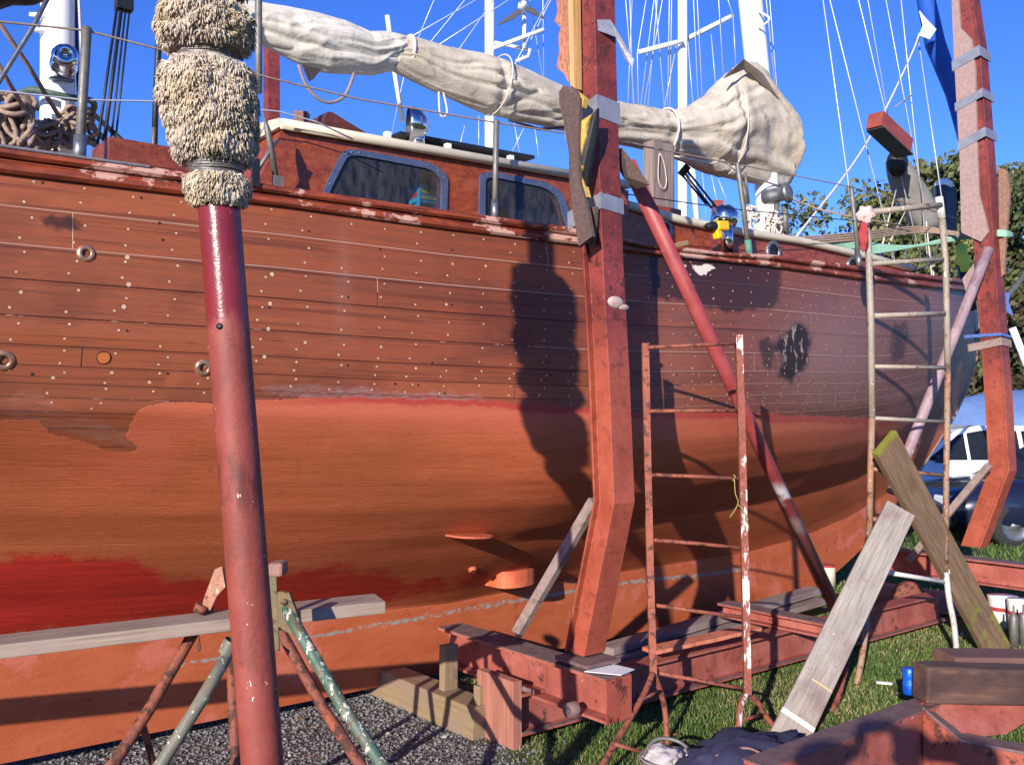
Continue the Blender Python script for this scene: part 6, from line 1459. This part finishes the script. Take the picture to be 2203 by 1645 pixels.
tree(1760, 27, 476, 1.6, 1, 'small dark tree low behind the main mast', 'tree', .3, 5000, 1)
tree(1835, 25, 408, 2.0, 0, 'rounded olive green tree between the main mast and the grey ladder', 'tree', .2, 9000, 2)
tree(1925, 28, 432, 1.8, 1, 'dark tree standing behind the grey sail bag', 'tree', .2, 8000, 3)
tree(2030, 24, 342, 2.0, 0, 'tallest olive tree, its crown just left of the far red post', 'tree', .15, 11000, 4)
tree(2135, 26, 352, 2.2, 0, 'broad olive tree directly behind the far red post', 'tree', .15, 11000, 5)
tree(2230, 23, 372, 2.0, 1, 'dark tree cut by the right edge of the picture', 'tree', .12, 10000, 6)
tree(2180, 23.5, 590, 2.3, 2, 'brownish scrubby tree above the blue tarpaulin', 'tree', .1, 9000, 7)
tree(2290, 24, 560, 2.3, 2, 'brown scrub tree at the right edge, lower than the dark tree', 'tree', .1, 6000, 8)
tree(2105, 22.5, 640, 2.0, 2, 'low brown bush in the gap between bow and far red post', 'tree', .03, 12000, 9)
# far bank so the open ground does not run to a bare horizon
m = MB(); rings = []
for i in range(41):
    x = lerp(-70, 90, i/40); rings.append([Vector((x, 42 + 3*math.sin(i), -.2)), Vector((x, 50, 2.2 + 1.2*mnoise.noise(Vector((i*.4,0,0))))), Vector((x, 70, 4.0 + 1.5*mnoise.noise(Vector((i*.3,5,0))))), Vector((x, 110, 4.5))])
def bank():
    t = NT('bank'); o = t.tc(); return t.out(t.mix(t.rng(t.noise(o, .8, 8, .7), .4, .65, 0, 1), (.012,.018,.008,1), (.05,.055,.02,1)), .95, 0, t.noise(o, 3, 5), 1, .3)
m.loft(rings, 0, True, False); m.build('bank', bank(), kind='structure')

# ================================================================== the photographer, whose shadow falls on the red frame
PH = thing('person', (0, -.42, 0), 'person in dark shirt standing with both arms raised, holding up a phone', 'person')
def skin(name, pts, edges, rad, mat, parent, sub=2):
    me = bpy.data.meshes.new(name); L = base_of(parent); me.from_pydata([tuple(Vector(p) - L) for p in pts], edges, []); me.materials.append(mat)
    o = bpy.data.objects.new(name, me); COL.objects.link(o); o.parent = parent
    md = o.modifiers.new('skin', 'SKIN'); md.use_smooth_shade = True
    sv = me.skin_vertices[0].data if len(me.skin_vertices) else None
    if sv is None:
        bpy.context.view_layer.objects.active = o; bpy.ops.mesh.customdata_skin_add(); sv = me.skin_vertices[0].data
    for i, r in enumerate(rad):
        sv[i].radius = r if isinstance(r, tuple) else (r, r)
    sv[0].use_root = True
    s = o.modifiers.new('subdivision', 'SUBSURF'); s.levels = s.render_levels = sub
    return o
M_skin = M_plain('skin', srgb(198,150,126), .5, 0, .1, 20); M_shirt = M_plain('dark_shirt', srgb(52,58,72), .9, 0, .2, 16, .4); M_trou = M_plain('trousers', srgb(58,54,52), .9, 0, .2, 16, .4); M_hair = M_plain('hair', srgb(58,42,32), .7, 0, .3, 40, .6)
y0 = -.42
pts = [(0,y0,.96),(0,y0,1.12),(0,y0-.01,1.30),(0,y0,1.42),(0,y0+.01,1.50),(0,y0+.02,1.56),(0,y0+.025,1.65),(0,y0+.01,1.73)]; ed = [(i,i+1) for i in range(7)]; rd = [(.15,.11),(.145,.105),(.165,.115),(.10,.08),.055,.058,(.075,.095),(.06,.075)]
pts.append((0,y0+.115,1.635)); ed.append((6,8)); rd.append(.014)                                   # nose
for s in (-1, 1):
    b = len(pts)
    pts += [(.10*s,y0,.90),(.12*s,y0+.01,.50),(.13*s,y0-.02,.09),(.14*s,y0+.14,.03)]; ed += [(0,b),(b,b+1),(b+1,b+2),(b+2,b+3)]; rd += [(.10,.10),.062,.042,(.042,.03)]
    b = len(pts)
    pts += [(.17*s,y0,1.44),(.40*s,y0+.12,1.62),(.135*s,y0+.30,1.57),(.095*s,y0+.345,1.60),(.083*s,y0+.365,1.635)]
    ed += [(3,b),(b,b+1),(b+1,b+2),(b+2,b+3),(b+3,b+4)]; rd += [.062,.044,.030,(.030,.018),(.030,.014)]
    for k, (dz, ln) in enumerate(((.030,.060),(.012,.068),(-.006,.064),(-.022,.050))):
        f = len(pts); x0 = .083*s; yb = y0+.372
        pts += [(x0 + .004*s, yb+.012, 1.635+dz), (x0 - .012*s, yb+ln*.45, 1.637+dz), (x0 - .030*s, yb+ln*.42, 1.638+dz)]; ed += [(b+4,f),(f,f+1),(f+1,f+2)]; rd += [.009,.0085,.0075]
    f = len(pts); pts += [(.072*s,y0+.345,1.648),(.055*s,y0+.352,1.655)]; ed += [(b+3,f),(f,f+1)]; rd += [.011,.009]
pb = skin('body', pts, ed, rd, M_skin, PH)
bodyidx = [0,1,2,3]
def clothe(name, idx_pts, ed, rad, mat): return skin(name, idx_pts, ed, rad, mat, PH)
sp = [(0,y0,.98),(0,y0,1.12),(0,y0-.01,1.30),(0,y0,1.42)]; se = [(0,1),(1,2),(2,3)]; sr = [(.165,.125),(.162,.122),(.18,.13),(.115,.095)]
for s in (-1, 1):
    b = len(sp); sp += [(.17*s,y0,1.44),(.40*s,y0+.12,1.62),(.27*s,y0+.22,1.60),(.15*s,y0+.29,1.575)]; se += [(3,b),(b,b+1),(b+1,b+2),(b+2,b+3)]; sr += [.09,.075,.062,.048]
clothe('shirt', sp, se, sr, M_shirt)
tp_ = [(0,y0,1.0),(0,y0,.94)]; te = [(0,1)]; tr = [(.163,.123),(.165,.125)]
for s in (-1, 1):
    b = len(tp_); tp_ += [(.10*s,y0,.88),(.12*s,y0+.01,.50),(.13*s,y0-.02,.10)]; te += [(1,b),(b,b+1),(b+1,b+2)]; tr += [.115,.078,.062]
clothe('trousers', tp_, te, tr, M_trou)
m = MB(); m.ball((0,y0-.01,1.71), .088, .105, .075, 18, 10); m.build('hair', M_hair, PH)
for s in (-1, 1):
    m = MB(); m.ball((.032*s,y0+.112,1.66), .012, .010, .010); m.build('eye', M_white, PH); m = MB(); m.ball((.078*s,y0+.0,1.645), .012, .022, .032); m.build('ear', M_skin, PH)
    m = MB(); m.ball((.14*s,y0+.06,.045), .05, .14, .045); m.build('shoe', M_black, PH)
m = MB(); m.ball((0,y0+.107,1.592), .024, .010, .007); m.build('mouth', M_plain('lips', srgb(160,96,86), .5), PH)
m = MB(); m.box((0,-.022,1.652), (.125,0,0), (0,.009,0), (0,0,.062)); m.build('phone', M_black, None, None, 'black phone held up sideways in the photographer\'s hands', 'phone', bevel=.003)
